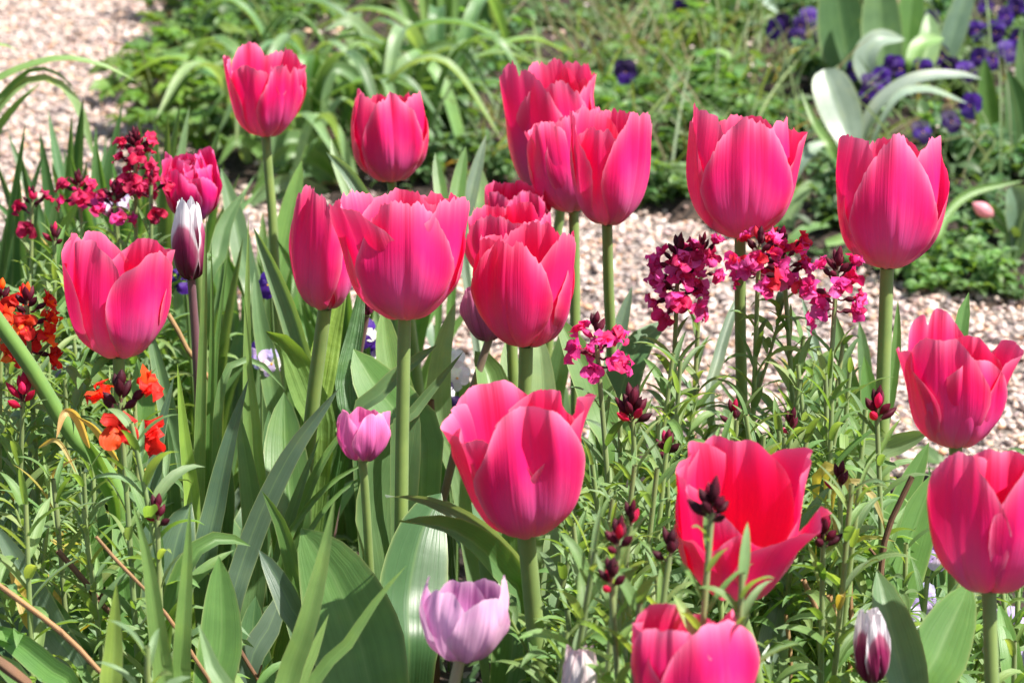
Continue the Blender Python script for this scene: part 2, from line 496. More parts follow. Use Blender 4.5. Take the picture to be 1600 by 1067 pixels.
def pebbles(xy, size, z, name):
    n = len(xy)
    base = ICO_V[None] * (1 + RNG.normal(0, .10, (6, len(ICO_V), 1)))
    base = base[RNG.integers(0, 6, n)]
    sc = size[:, None] * np.stack([RNG.uniform(.8, 1.35, n), RNG.uniform(.7, 1.0, n), RNG.uniform(.45, .75, n)], 1)
    P = base * sc[:, None, :]
    a, b = RNG.uniform(0, 6.28, n), RNG.normal(0, .25, n)
    ca, sa = np.cos(a)[:, None], np.sin(a)[:, None]
    cb, sb = np.cos(b)[:, None], np.sin(b)[:, None]
    x, y, zz = P[..., 0], P[..., 1], P[..., 2]
    y, zz = y * cb - zz * sb, y * sb + zz * cb
    x, y = x * ca - y * sa, x * sa + y * ca
    P = np.stack([x + xy[:, :1], y + xy[:, 1:], zz + z[:, None]], -1)
    col = PEB[RNG.choice(len(PEB), n, p=PEBW)] * RNG.uniform(.8, 1.12, (n, 1))
    nv = len(ICO_V)
    F = (ICO_F[None] + (np.arange(n) * nv)[:, None, None]).reshape(-1, 3)
    mb = MB()
    mb.tris(P.reshape(-1, 3), F, np.repeat(col, nv, 0))
    return mb.build(name, M['pebble'])

def scatter_path():
    n = 210000
    x = RNG.uniform(-2.1, 1.5, n); y = RNG.uniform(2.35, 6.2, n)
    half = .22 * y * .95 + .12                       # what the view can reach, and a step to either side
    ok = (np.abs(x) < half + .75) & (y > front_edge(x) - .05) & ((y < bed_edge(x) + .05) | (x < -.58))
    x, y = x[ok], y[ok]
    s = np.clip(RNG.lognormal(math.log(.0039), .30, len(x)), .0022, .009)
    return pebbles(np.stack([x, y], 1), s, RNG.uniform(-.003, .005, len(x)), "path_gravel")
tag(scatter_path(), "pale pink and tan rounded gravel covering the path", "gravel", kind='stuff')

def scatter_bed_stones():
    n = 1500
    x = RNG.uniform(-1.0, 1.2, n); y = RNG.uniform(1.9, 5.0, n)
    inpath = (y > front_edge(x)) & ((y < bed_edge(x)) | (x < -.6))
    x, y = x[~inpath], y[~inpath]
    return pebbles(np.stack([x, y], 1), RNG.uniform(.003, .009, len(x)), np.full(len(x), .02) + np.clip((y - bed_edge(x)) / .8, 0, 1) * .04, "soil_pebbles")
tag(scatter_bed_stones(), "scattered small stones lying on the dark bed soil", "stones", kind='stuff')
# ------------------------------------------------------------------ tulips
WIDE, CLOSE = 1.20, 12
def petal(mb, L, W, az, a0=8, amid=74, aend=88, up=20, curl=0, rim=1.0, inset=0.0, ruffle=.0016, jag=.012, flat=1.12, point=0.0, notch=0.0, fold=0.0, nu=36, nv=51, lean=0.0, seed=0, slim=1.0, drop=.38):
    rng = np.random.default_rng(seed)
    amid, aend = amid + up, aend + CLOSE
    tm = 1 - drop * np.abs(np.linspace(-1, 1, nv)) ** 2.5
    v = np.linspace(-1, 1, nv)
    tm = tm + point * np.exp(-(v / .22) ** 2) - notch * np.exp(-((v - rng.uniform(-.15, .15)) / .09) ** 2)
    j = rng.normal(0, 1, nv); j2 = np.convolve(rng.normal(0, 1, nv), [.06, .12, .2, .24, .2, .12, .06], 'same') * .9
    tm = tm + jag * (j * .5 + j2)
    k = np.linspace(0, 1, nu)
    t = k[:, None] * tm[None, :]
    # midline: angle from horizontal along the petal
    ts = np.linspace(0, 1.25, 126)
    ang = np.interp(ts, [0, .12, .25, .40, .58, .78, 1.0, 1.25], [0, .27 * amid, .53 * amid, .83 * amid, amid, amid * .4 + aend * .6 + 1, aend - curl, aend - curl * 2.5])
    ker = np.hanning(15); ker /= ker.sum()
    ang = np.convolve(np.pad(ang, 7, mode='edge'), ker, 'valid')
    an = np.radians(ang)
    ds = L * (ts[1] - ts[0])
    r = .0045 + np.concatenate([[0], np.cumsum(np.cos(an[:-1]) * ds)]) - inset * np.clip(ts / .3, 0, 1)
    r = r * slim
    z = np.concatenate([[0], np.cumsum(np.sin(an[:-1]) * ds)])
    rt, zt, at_ = np.interp(t, ts, r), np.interp(t, ts, z), np.interp(t, ts, an)
    # width along the petal
    w = W * .5 * np.interp(t, [0, .06, .16, .32, .5, .68, .85, 1.1], [.13, .24, .46, .76, .95, 1.0, .96, .83])
    Rc = np.maximum(np.maximum(rt, .006) * flat, w / 1.9)
    beta = v[None, :] * w / Rc
    lat = Rc * np.sin(beta)
    dep = Rc * (1 - np.cos(beta))
    # folds, ruffles, midrib crease (depth is towards the cup's axis)
    ph = rng.uniform(0, 6.28, 5)
    edge = np.abs(v)[None, :] ** 2
    dep = dep + ruffle * t ** 1.5 * (np.sin(v[None, :] * 5.2 + ph[0] + t * 2) + .7 * np.sin(v[None, :] * 11 + ph[1]) * t + edge * .8 * np.sin(t * 11 + ph[2]))
    dep = dep - rim * .0045 * edge ** 2 * np.clip((t - .45) / .4, 0, 1) * 1.0
    dep = dep + .0011 * np.exp(-(v / .07) ** 2)[None, :] * np.clip(t / .2, 0, 1) * (1 - t * .5)
    dep = dep + t ** 1.2 * (.00016 * np.sin(v[None, :] * 24 + ph[3] + t * 3) + .00011 * np.sin(v[None, :] * 41 + ph[4] - t * 4)) + .0007 * np.sin(t * 9 + ph[1]) * np.sin(v[None, :] * 7 + ph[0])
    dep = dep + fold * np.clip((v[None, :] * np.sign(fold if fold else 1) - .35) / .65, 0, 1) ** 1.5 * t * .02 * np.sign(fold if fold else 1)
    rr = rt - dep * np.sin(at_)
    zz = zt + dep * np.cos(at_)
    A = np.radians(az)
    dr = np.array([math.sin(A), -math.cos(A), 0]); dl = np.array([math.cos(A), math.sin(A), 0])
    P = rr[..., None] * dr + (lat + lean * t * t * L)[..., None] * dl
    P[..., 2] = zz
    uv = np.stack([np.broadcast_to((v[None] + 1) / 2, t.shape), t], -1)
    return P, uv

def frame(axis, spin=0):
    z = nrm(axis); x = nrm(np.cross([0, 1, 0], z)); y = np.cross(z, x)
    return np.stack([x, y, z], 1)

def make_tulip(name, label, head_px, d, stem_px, height, mat, tint=(1, 1, 1), az=0, W=.70, amid=74, aend=86, dmid=0, dend=0, tilt=(0, 0), petals=None, stem_r=.0042, stem_col=(.20, .28, .075), inner=1.02, curl=2, jag=.019, ruffle=.0024, seed=1, group='tulips in bloom in the front bed', mess=1.0, cat='tulip', base_z=0.0, drop=.40, root=None, dop=0.0, dx=0, dy=0, slim=1.0, extra=()):
    """height: the head's height in pixels of the photograph; tilt = (towards +x, towards the camera) in degrees"""
    rng = np.random.default_rng(seed)
    P0 = at(head_px[0] + dx, head_px[1] + dy, d)
    P1 = aty(*stem_px, P0[1] + rng.uniform(-.004, .010))
    dirn = P1 - P0
    if root is None:
        k = (P0[2] - base_z) / max(-dirn[2], 1e-3)
        root = P0 + dirn * k
        root[0] = P0[0] + np.clip(root[0] - P0[0], -.12, .12) * .8
        root[1] = P0[1] + np.clip(root[1] - P0[1], -.05, .06)
    root = np.array([root[0], root[1], base_z])
    o = thing(name, label, cat, root, group)
    pts = [root, root * .5 + P1 * .5 + np.array([rng.uniform(-.006, .006), 0, 0]), P1, P1 * .45 + P0 * .55, P0]
    mb = MB(); tube(mb, pts, stem_r * 1.12, stem_r * .92, n=26, nv=12)
    st = mb.build("stem", M['stem'], o, root, color=stem_col)
    ax = nrm(np.array([0, 0, 1.0]) + .35 * (nrm(P0 - pts[3]) - [0, 0, 1]) + np.array([math.tan(R(tilt[0])), -math.tan(R(tilt[1])), 0]))
    Fm = frame(ax)
    L = height / FPX * d / .90
    mb = MB()
    blob(mb, np.array([0, 0, -.002]), [0, 0, 1], L * .12, stem_r * 1.15, (1, 1, 1))
    pist = MB()
    blob(mb, np.array([0, 0, .004]), [0, 0, 1], L * .30, .0038, (1.1, 1.1, .7))
    mb.V = [v @ Fm.T + P0 for v in mb.V]
    hd = mb.build("flower_head", M['stem'], o, root, color=(.40, .45, .22))
    petals = petals or {}
    for i in range(6):
        inn = i % 2 == 1
        s = dict(L=L * (inner if inn else 1.0) * (1 + rng.normal(0, .032) * mess), W=L * W * WIDE * (.4 + .6 * slim) * (1 + rng.normal(0, .03) * mess), az=az + i * 60 + rng.normal(0, 8) * mess,
                 amid=amid + rng.normal(0, 2) * mess - dmid * (not inn), aend=aend + rng.normal(0, 6) * mess - dend * (not inn), curl=curl + rng.normal(0, 4) * mess,
                 inset=.0022 if inn else 0.0, ruffle=ruffle, jag=jag, point=rng.uniform(-.03, .015), notch=max(0, rng.normal(0.0, .025)), seed=seed * 17 + i, flat=1.04 if inn else 1.14,
                 rim=.3 if inn else 1.0, drop=drop)
        for k, v in petals.get(i, {}).items():
            if k in ('dL', 'dW'): s[k[1]] *= v
            elif k == 'daz': s['az'] += v
            else: s[k] = v
        if petals.get(i, {}).get('skip'): continue
        s['amid'] += dop * .6; s['aend'] += dop; s['slim'] = slim; s['L'] *= 1 + .05 * math.cos(R(s['az']))
        s.pop('skip', None)
        pm = MB()
        P, uv = petal(pm, **s)
        P = P @ Fm.T + P0
        rim = np.zeros(P.shape); rim[..., 0] = np.clip(1 - (1 - np.linspace(0, 1, P.shape[0]))[:, None] * 1.0, 0, 1)
        pm.grid(P, rim.reshape(-1, 3), uv)
        k = 1 + rng.normal(0, .03)
        pm.build("petal", mat, hd, root, color=tuple(c * k for c in tint))
    for q, (eaz, edl, eam, eae) in enumerate(extra):
        pm = MB()
        P, uv = petal(pm, L * edl, L * W * .8, eaz, amid=eam + dop * .6, aend=eae + dop, slim=slim, inset=.005, ruffle=ruffle * 1.8, jag=jag * 1.4, seed=seed * 31 + q, curl=0, drop=.3, flat=1.0)
        rim = np.zeros(P.shape); rim[..., 0] = np.linspace(0, 1, P.shape[0])[:, None]
        pm.grid(P @ Fm.T + P0, rim.reshape(-1, 3), uv)
        pm.build("petal", mat, hd, root, color=tint)
    o["_root"] = [float(x) for x in root]
    return o

TUL = {}
FIT = {'goblet': (0.961, 0.81, 0.4, 0.3), 'egg': (1.067, 0.912, -2.6, 1.6), 'far_pair': (1.06, 0.748, 5.5, 6.0), 'pair_a': (1.086, 0.835, 3.5, -0.2), 'pair_b': (1.026, 0.682, -3.5, 1.3), 'crown': (1.062, 0.903, -0.6, 2.8), 'pointed': (1.088, 0.892, -11.0, 0.1), 'double': (1.091, 0.761, -0.8, 1.3), 'open_side': (1.098, 0.83, -0.7, -0.5), 'split': (1.06, 0.633, 10.5, 0.4), 'flared': (1.132, 0.951, 0.0, 0.1), 'ragged': (1.028, 0.847, -6.9, -4.4), 'behind': (1.015, 0.897, 7.6, -2.6), 'gap': (1.095, 0.88, 2.0, 1.7), 'bowl': (1.132, 0.823, -10.0, -6.0), 'blown': (1.027, 0.809, -17.4, -5.7), 'heart': (0.904, 0.838, -6.1, -2.0), 'veined': (1.127, 0.842, -7.6, 0.3), 'low_near': (1.137, 0.883, -5.2, -5.7), 'lilac': (1.236, 0.887, 4.1, -1.4), 'mauve': (1.164, 0.84, -0.8, 1.1), 'dusk': (1.122, 0.638, 11.9, 0.5), 'white_bud': (1.114, 0.5, 0.9, 1.9), 'white_low': (1.208, 0.512, 1.4, -0.5), 'blush_bud': (1.138, 0.558, -4.8, -4.9), 'blush_hid': (1.315, 0.518, -3.7, 2.0), 'maroon_bud': (0.878, 0.5, 0.2, 3.3), 'white_open': (0.888, 0.863, -2.3, 0.5)}
def T(key, *a, **k):
    if key in FIT:
        a = (*a[:4], a[4] * FIT[key][0], *a[5:]); k = dict(k, slim=FIT[key][1], dx=FIT[key][2], dy=FIT[key][3])
    TUL[key] = make_tulip("tulip", *a, **k)
    del TUL[key]["_root"]
    return TUL[key]
PK = M['pink']

T('goblet', "pink goblet shaped tulip standing tall and alone against the strap leaves and pale path", (415, 212), 2.35, (427, 360), 150, PK, az=32, amid=57, aend=76, W=.66, seed=3, curl=10,
  petals={0: dict(dL=.90, aend=78, daz=8, W=.050), 5: dict(aend=66, dL=.86, daz=-6), 4: dict(aend=74), 3: dict(dL=1.08, W=.05), 2: dict(dL=1.06, aend=76), 1: dict(aend=78, dL=.92)}, tilt=(2, -3))
T('egg', "deep pink egg shaped tulip with closed petals, in front of the arching strap leaves", (614, 281), 2.30, (618, 330), 146, PK, tint=(.93, .80, .82), az=4, tilt=(0, -8), amid=68, aend=102, W=.74, seed=5, inner=1.0, curl=0, drop=.46, mess=.6,
  petals={0: dict(daz=0, dL=.97, point=.05, W=.058), 3: dict(dL=1.0)})
T('far_pair', "pink tulip with ragged rim leaning behind the overlapping pair of tulips", (872, 312), 2.30, (866, 400), 222, PK, az=20, amid=72, aend=78, W=.62, seed=8, tilt=(-9, -3), curl=8,
  petals={1: dict(aend=66, dL=.9), 0: dict(dL=.95), 4: dict(aend=74)})
T('pair_a', "pink tulip with a loose petal hooking outwards, overlapped by its wider neighbour", (893, 330), 2.15, (898, 430), 150, PK, az=-25, amid=72, aend=82, W=.70, seed=11, tilt=(-9, -6),
  petals={5: dict(aend=62, daz=-10, dL=.92), 0: dict(dL=.9)})
T('pair_b', "pink mauve flushed tulip, the wider one of the overlapping pair above the gravel", (952, 349), 2.06, (951, 450), 184, PK, az=38, amid=64, aend=84, W=.74, seed=13, tilt=(2, -8),
  petals={0: dict(dL=1.0, aend=80, W=.064), 5: dict(dL=.86, daz=0, aend=82, W=.066), 1: dict(dL=.98, aend=76), 3: dict(dL=1.05), 2: dict(dL=1.06)})
T('crown', "large pink tulip with one broad middle petal and crinkled taller ones, above magenta wallflowers", (1157, 368), 1.95, (1157, 520), 196, PK, az=2, amid=66, aend=88, W=.70, seed=15, tilt=(1, -8), inner=1.03, jag=.016,
  mess=.4,
  petals={0: dict(W=.074, amid=65, aend=89, point=.02, dL=1.0, inset=-.003, drop=.46), 2: dict(aend=72, amid=60, dL=.92, daz=-18), 1: dict(dL=.95, daz=14, inset=.005), 5: dict(aend=84, daz=-16, inset=.005, dL=1.04), 4: dict(daz=14, aend=84, dL=.98), 3: dict(dL=1.03)})
T('pointed', "large pink tulip with a pointed middle petal on a long bare stem over the gravel", (1397, 418), 1.90, (1379, 640), 200, PK, az=-4, amid=65, aend=92, W=.70, seed=19, tilt=(1, -8), inner=1.04, stem_r=.0050, jag=.015,
  mess=.4,
  petals={0: dict(inset=-.003, dL=.98, point=.07, W=.070, drop=.56), 1: dict(daz=10, aend=86, inset=.005), 5: dict(aend=90, inset=.005, daz=-8), 4: dict(aend=96, dL=.95), 2: dict(aend=86), 3: dict(dL=1.02)})
T('double', "darker pink tulip packed with many petals beside the dark wallflowers", (306, 342), 2.20, (308, 400), 112, PK, tint=(.86, .8, 1.1), az=18, amid=62, aend=98, W=.72, seed=21, inner=1.0, tilt=(-3, 4),
  petals={0: dict(dL=.78), 1: dict(dL=.82), 5: dict(dL=.9)}, extra=[(40, .92, 80, 112), (160, .95, 82, 105), (280, .93, 80, 110), (340, .9, 84, 116), (100, .96, 82, 108)])
T('open_side', "pink tulip with one petal spread wide to its side, above the red orange wallflower", (186, 557), 1.80, (188, 640), 186, PK, az=28, amid=66, aend=82, W=.80, seed=23, tilt=(1, -6), jag=.005, inner=1.02,
  petals={5: dict(dL=.94, daz=-4, aend=86, W=.066, point=.02), 0: dict(daz=16, dL=.96, aend=70, amid=64, W=.062, notch=0), 1: dict(aend=66, amid=62, dL=.94), 3: dict(dL=1.06), 4: dict(dL=1.04)})
T('split', "narrow pink tulip with torn split petals on a thick stem", (497, 481), 1.95, (490, 620), 186, PK, az=-38, amid=77, aend=86, W=.60, seed=27, tilt=(0, 0), stem_r=.0052, jag=.022,
  petals={0: dict(dL=1.05, aend=86, W=.052, ruffle=.004, jag=.03), 1: dict(dL=.50, aend=92, jag=.06), 2: dict(dL=.86, aend=72, ruffle=.004, jag=.04), 3: dict(dL=.80, jag=.04), 4: dict(dL=.85), 5: dict(dL=.97, jag=.03)})
T('flared', "broad pink tulip with one petal flared far out, on a long bare stem", (632, 497), 1.80, (628, 720), 190, PK, az=2, amid=64, aend=84, W=.80, seed=29, tilt=(0, -6), stem_r=.0046,
  mess=.5,
  petals={0: dict(inset=-.003, dL=1.0, amid=64, aend=88, W=.070, drop=.44), 5: dict(daz=4, aend=52, amid=60, dL=1.0, W=.070, drop=.3), 1: dict(aend=76, daz=6), 4: dict(aend=76)})
T('ragged', "pink tulip with ragged rim hidden low behind two other tulips", (818, 392), 2.16, (822, 470), 108, PK, tint=(.95, .9, 1.0), az=10, amid=62, aend=84, W=.78, seed=31)
T('behind', "pink tulip crowded close behind the crimson gap petalled tulip", (788, 455), 2.0, (800, 540), 138, PK, az=-30, amid=62, aend=86, W=.80, seed=35)
T('gap', "crimson pink tulip with a deep gap between its front petals, above a dark purple tulip", (820, 538), 1.85, (820, 640), 182, PK, tint=(1.0, .85, .85), az=-16, amid=66, aend=88, W=.74, seed=37, tilt=(0, -8), stem_r=.0050,
  mess=.5,
  petals={0: dict(inset=-.002, daz=-12, dL=.98, aend=92, W=.066), 1: dict(daz=14, aend=74, dL=.98, amid=68, W=.058), 2: dict(dL=.95), 3: dict(dL=1.02), 5: dict(dL=.97)})
T('bowl', "wide open pink tulip with wavy cup showing its red inside, on a thick stem", (832, 838), 1.60, (836, 980), 214, PK, az=24, amid=62, aend=80, W=.80, seed=41, tilt=(-3, -2), stem_r=.0055, jag=.005, ruffle=.004, inner=1.02, curl=6,
  petals={5: dict(dL=.92, amid=56, aend=62, daz=-10, W=.072), 0: dict(dL=1.08, amid=64, aend=84, W=.074, inset=-.003, ruffle=.005), 2: dict(dL=.98), 1: dict(aend=62, dL=1.0, amid=60), 3: dict(dL=1.08), 4: dict(aend=60, dL=1.0)})
T('blown', "blown open pink tulip like a saucer tipped sideways behind leafy bud shoots", (1165, 935), 1.52, (1172, 1010), 230, PK, tint=(1, .95, 1), az=-8, amid=54, aend=60, W=.95, seed=43, tilt=(4, 2), jag=.006, ruffle=.004, inner=1.08,
  petals={0: dict(dL=.74, aend=44, amid=50, W=.085), 1: dict(aend=26, amid=44, dL=.92, daz=4, W=.07), 5: dict(aend=74, amid=64, dL=.95), 4: dict(aend=80, amid=66, dL=1.1), 3: dict(dL=1.14, aend=76, amid=62), 2: dict(dL=1.08, aend=66, amid=60)})
T('heart', "pink tulip with a heart notched back petal, in front of the gravel path", (1500, 697), 1.65, (1492, 760), 202, PK, az=26, amid=64, aend=76, W=.78, seed=47, tilt=(0, -6), jag=.006, inner=1.06,
  petals={5: dict(dL=1.02, aend=80, amid=64), 0: dict(dL=.98, aend=84), 4: dict(aend=60, amid=60), 1: dict(dL=.95, aend=56, amid=60), 3: dict(dL=1.16, notch=.10, aend=84, W=.055), 2: dict(aend=84, dL=.95)})
T('veined', "pink tulip with pale veined overlapping petals standing over two broad leaves", (1553, 922), 1.50, (1549, 1040), 222, PK, az=-24, amid=64, aend=86, W=.74, seed=53, tilt=(1, -5), stem_r=.0042, jag=.006,
  petals={0: dict(dL=.97, aend=88, W=.060, daz=-8), 1: dict(dL=.96, aend=82, daz=2, W=.060, inset=-.001), 5: dict(dL=.9)})
T('low_near', "blurred pink tulip rising close in front at the bottom with rounded petals", (1086, 1155), 1.38, (1088, 1250), 190, PK, az=36, tilt=(0, -9), amid=64, aend=96, W=.80, seed=59, jag=.006, petals={3: dict(dL=1.06)})
T('lilac', "pale lilac tulip with a grey purple base and white rim, low between the broad leaves", (715, 1030), 1.47, (708, 1080), 118, M['lilac'], tint=(1.05, .92, .95), az=22, amid=56, aend=98, W=.76, drop=.56, curl=0, seed=61, stem_r=.0032, stem_col=(.36, .30, .18), jag=.003, ruffle=.001, tilt=(1, -7),
  petals={5: dict(dL=.98), 0: dict(dL=.95)})
T('mauve', "small magenta mauve tulip half closed beside the long bare stem", (566, 716), 1.68, (570, 760), 78, M['mauve'], tint=(1.95, 1.6, 1.30), az=20, amid=60, aend=100, W=.78, drop=.52, curl=0, seed=67, stem_r=.0028, jag=.003, ruffle=.001, tilt=(4, -8))
T('dusk', "dusky purple tulip tucked under the crimson pink one on a brown stem", (752, 530), 1.98, (722, 660), 88, M['mauve'], tint=(1.35, 1.2, .85), az=-25, amid=60, aend=98, W=.86, seed=71, stem_r=.0030, stem_col=(.24, .16, .12), jag=.003, ruffle=.001, tilt=(-14, 0))
T('white_bud', "white and maroon pointed tulip bud on a purple stem by tall grassy blades", (298, 433), 1.95, (305, 520), 122, M['bicolour'], az=-22, amid=82, aend=94, W=.46, seed=73, stem_r=.0032, stem_col=(.16, .07, .09), jag=.002, ruffle=.0006, tilt=(0, 0), drop=.62,
  petals={0: dict(point=.06), 5: dict(dL=.97, point=.05), 1: dict(dL=.92, point=.05), 3: dict(point=.08)})
T('white_low', "white and maroon tulip bud low down behind a folded broad leaf", (1362, 1062), 1.50, (1364, 1120), 108, M['bicolour'], az=15, amid=82, aend=94, W=.46, seed=79, stem_r=.0032, stem_col=(.2, .2, .08), jag=.002, ruffle=.0006, tilt=(-4, 0), drop=.5)
T('blush_bud', "blush white tulip bud peeping up at the bottom beside the big pink one", (910, 1110), 1.45, (912, 1180), 98, M['blush'], az=20, amid=79, aend=97, W=.5, seed=83, stem_r=.0032, jag=.002, ruffle=.0006, tilt=(3, 0), drop=.5)
T('blush_hid', "blush white tulip mostly hidden behind the blurred pink tulip", (1022, 1050), 1.62, (1024, 1120), 88, M['blush'], az=0, amid=70, aend=96, W=.7, seed=89, stem_r=.0032, jag=.002, ruffle=.0006, drop=.45)
T('maroon_bud', "dark maroon tulip bud on a thin purple stem between two pink tulips", (573, 487), 2.10, (553, 600), 46, M['maroon'], tint=(1.6, 1.2, 1.3), az=20, amid=66, aend=98, W=.7, seed=97, stem_r=.0026, stem_col=(.16, .08, .07), jag=.002, ruffle=.0006, drop=.5)
T('white_open', "small open white and purple tulip behind the magenta wallflowers", (182, 338), 2.28, (186, 400), 46, M['bicolour'], tint=(1.1, 1.1, 1.3), az=20, amid=56, aend=80, W=.8, seed=101, stem_r=.0026, jag=.003, drop=.4)
# ------------------------------------------------------------------ broad leaves and blades traced where they stand
GL, GR, DK = (.110, .200, .078), (.100, .205, .050), (.062, .140, .048)
YG, BL, PALE, LT = (.20, .31, .05), (.135, .205, .140), (.19, .29, .13), (.16, .28, .075)
GREY = (.085, .14, .092)
WAX_SHEEN = (.24, .32, .25)  # waxy blue-grey, lightened: the whitish sheen is put into the leaf colour

def leaf(owner, pts, wpx, yb, yt, prof='tulip', col=GL, roll=0.0, fold=.25, ext=True, mat=None, face=None, wave=.0, crease=.06, twist=0.0, name="leaf", n=34, nv=9, base=None, waves=2.5, t0=0.0):
    root = np.array(owner.location)
    k = len(pts)
    ys = np.linspace(yb, yt, k)
    W = [aty(p[0], p[1], y) for p, y in zip(pts, ys)]
    if ext:
        b = root + np.array([random.uniform(-.008, .008), random.uniform(-.008, .008), -.005])
        if base is not None: b = np.array(base, float)
        if W[0][2] > .03: W = [b] + W
    vis = 0.0
    if len(W) > k:
        seg = np.linalg.norm(np.diff(np.array(W), axis=0), axis=1); vis = seg[0] / seg.sum()
    mid = W[len(W) // 2]
    w = wpx / FPX * mid[1] / CP
    mb = MB()
    ribbon(mb, W, w, prof, face=face, roll=roll, fold=fold, nv=nv, n=n, wave=wave, waves=waves, crease=crease, twist=twist, vis=vis)
    return mb.build(name, mat or M['leaf'], owner, root, color=jit(col, .10))

def plant(name, label, cat, px, y, group=None, z=0.0):
    p = aty(px[0], px[1], y)
    return thing(name, label, cat, (p[0], y, z), group)

tl = lambda k, *a, **kw: leaf(TUL[k], *a, **kw)
# --- leaves that belong to flowering tulips
tl('flared', [(612, 900), (606, 800), (626, 700), (652, 632)], 104, 1.73, 1.76, col=GL, fold=.45, roll=.1)
tl('flared', [(640, 1040), (640, 930), (660, 830), (690, 770)], 128, 1.62, 1.70, col=DK, fold=.2, roll=-.45)
tl('bowl', [(600, 1130), (560, 1000), (520, 900), (470, 824)], 165, 1.52, 1.58, col=GR, fold=.18, roll=.15, prof='tulip')
tl('bowl', [(820, 960), (790, 900), (745, 850), (690, 822), (622, 815)], 52, 1.55, 1.50, col=GR, fold=.75, roll=-.5, wave=.002)
tl('bowl', [(826, 930), (812, 880), (770, 835), (715, 798), (655, 778), (603, 776)], 30, 1.57, 1.53, col=BL, fold=.6, roll=.6, wave=.002)
tl('bowl', [(846, 1040), (862, 960), (890, 918), (928, 909)], 36, 1.58, 1.62, col=GL, fold=.5, roll=.7)
tl('bowl', [(850, 1110), (862, 1050), (876, 985)], 70, 1.54, 1.56, col=DK, fold=.3, roll=.3)
tl('bowl', [(868, 1050), (866, 940), (862, 850), (866, 800)], 44, 1.68, 1.72, col=PALE, fold=.2)
tl('bowl', [(905, 1060), (900, 940), (892, 840), (880, 760)], 46, 1.66, 1.72, col=GL, fold=.3, roll=.4)
tl('gap', [(850, 760), (850, 640), (846, 560), (836, 505)], 46, 1.86, 1.90, col=PALE, fold=.3)
tl('gap', [(960, 740), (938, 640), (905, 560), (868, 490)], 64, 1.80, 1.84, col=GR, fold=.3, roll=-.2)
tl('gap', [(790, 700), (772, 620), (760, 575), (742, 548)], 58, 1.86, 1.90, col=LT, fold=.8, roll=-.2)
tl('gap', [(720, 760), (690, 660), (690, 560), (712, 470)], 44, 1.90, 1.94, col=PALE, fold=.3, roll=.2)
tl('gap', [(780, 760), (800, 660), (800, 590), (790, 530)], 60, 1.90, 1.96, col=LT, fold=.3, roll=.2)
tl('flared', [(640, 700), (618, 600), (606, 540), (598, 478)], 54, 1.84, 1.88, col=LT, fold=.25)
tl('flared', [(660, 720), (624, 650), (585, 600), (552, 545)], 92, 1.80, 1.86, col=GR, fold=.25, roll=-.3)
tl('flared', [(560, 680), (600, 610), (640, 572), (684, 538)], 30, 1.78, 1.80, col=GL, fold=.5, roll=.4)
tl('flared', [(620, 690), (650, 640), (690, 590), (724, 549)], 20, 1.74, 1.76, col=GL, fold=.5, prof='spear')
tl('pair_b', [(946, 680), (955, 600), (968, 520), (988, 447)], 34, 2.0, 2.05, col=BL, fold=.4, roll=.2)
tl('pair_b', [(955, 720), (965, 630), (995, 545), (1042, 500)], 66, 1.92, 1.98, col=DK, fold=.25, roll=.3)
tl('pair_a', [(868, 640), (872, 580), (880, 540), (884, 500)], 36, 2.1, 2.1, col=GL)
tl('split', [(455, 860), (452, 760), (446, 690), (444, 612)], 84, 1.78, 1.84, col=GR, fold=.35, roll=.15)
tl('split', [(488, 680), (500, 600), (515, 520), (540, 440)], 50, 1.95, 2.0, col=YG, fold=.3, mat=M['puckered'], wave=.002, waves=6)
tl('split', [(500, 700), (478, 610), (445, 540), (416, 518)], 58, 1.90, 1.9, col=LT, fold=.4, mat=M['puckered'], wave=.003, waves=4, roll=-.2)
tl('split', [(540, 690), (540, 600), (555, 520), (568, 436)], 34, 1.86, 1.92, col=DK, fold=.4, mat=M['puckered'], wave=.003, waves=6)
tl('split', [(485, 640), (465, 520), (432, 430), (396, 355)], 40, 1.92, 1.98, col=GL, fold=.6, roll=.5)
tl('split', [(440, 720), (425, 600), (405, 490), (398, 420)], 34, 2.0, 2.05, col=GL, fold=.4)
tl('open_side', [(285, 790), (270, 680), (252, 590), (230, 500)], 34, 1.82, 1.88, col=GL, fold=.4, roll=.2)
tl('open_side', [(205, 780), (215, 690), (222, 620), (215, 560)], 56, 1.86, 1.9, col=GR, fold=.3)
tl('open_side', [(152, 1000), (160, 900), (148, 800), (128, 740)], 54, 1.66, 1.74, col=GR, fold=.3)
tl('open_side', [(232, 1060), (222, 960), (205, 880), (180, 800)], 74, 1.6, 1.7, col=GR, fold=.3, roll=-.2)
tl('heart', [(1350, 940), (1390, 840), (1420, 760), (1452, 690)], 54, 1.7, 1.74, col=GR, fold=.3)
tl('heart', [(1330, 720), (1380, 705), (1420, 690), (1455, 674)], 44, 1.75, 1.72, col=PALE, fold=.3, roll=.6)
tl('heart', [(1390, 990), (1405, 900), (1432, 820), (1462, 735)], 82, 1.62, 1.66, col=GR, fold=.2, roll=.1)
tl('heart', [(1496, 560), (1500, 520), (1505, 490), (1514, 456)], 26, 1.78, 1.8, col=GR, fold=.4)
tl('pointed', [(1380, 690), (1390, 620), (1400, 540), (1403, 468)], 20, 1.92, 1.95, col=GR, fold=.5)
tl('pointed', [(1372, 760), (1368, 680), (1358, 610), (1350, 555)], 42, 1.90, 1.92, col=GR, fold=.3)
tl('pointed', [(1352, 640), (1352, 590), (1348, 540), (1342, 500)], 24, 2.0, 2.02, col=GL, fold=.3)
tl('pointed', [(1350, 800), (1340, 730), (1325, 660), (1310, 580)], 60, 1.86, 1.9, col=LT, fold=.3)
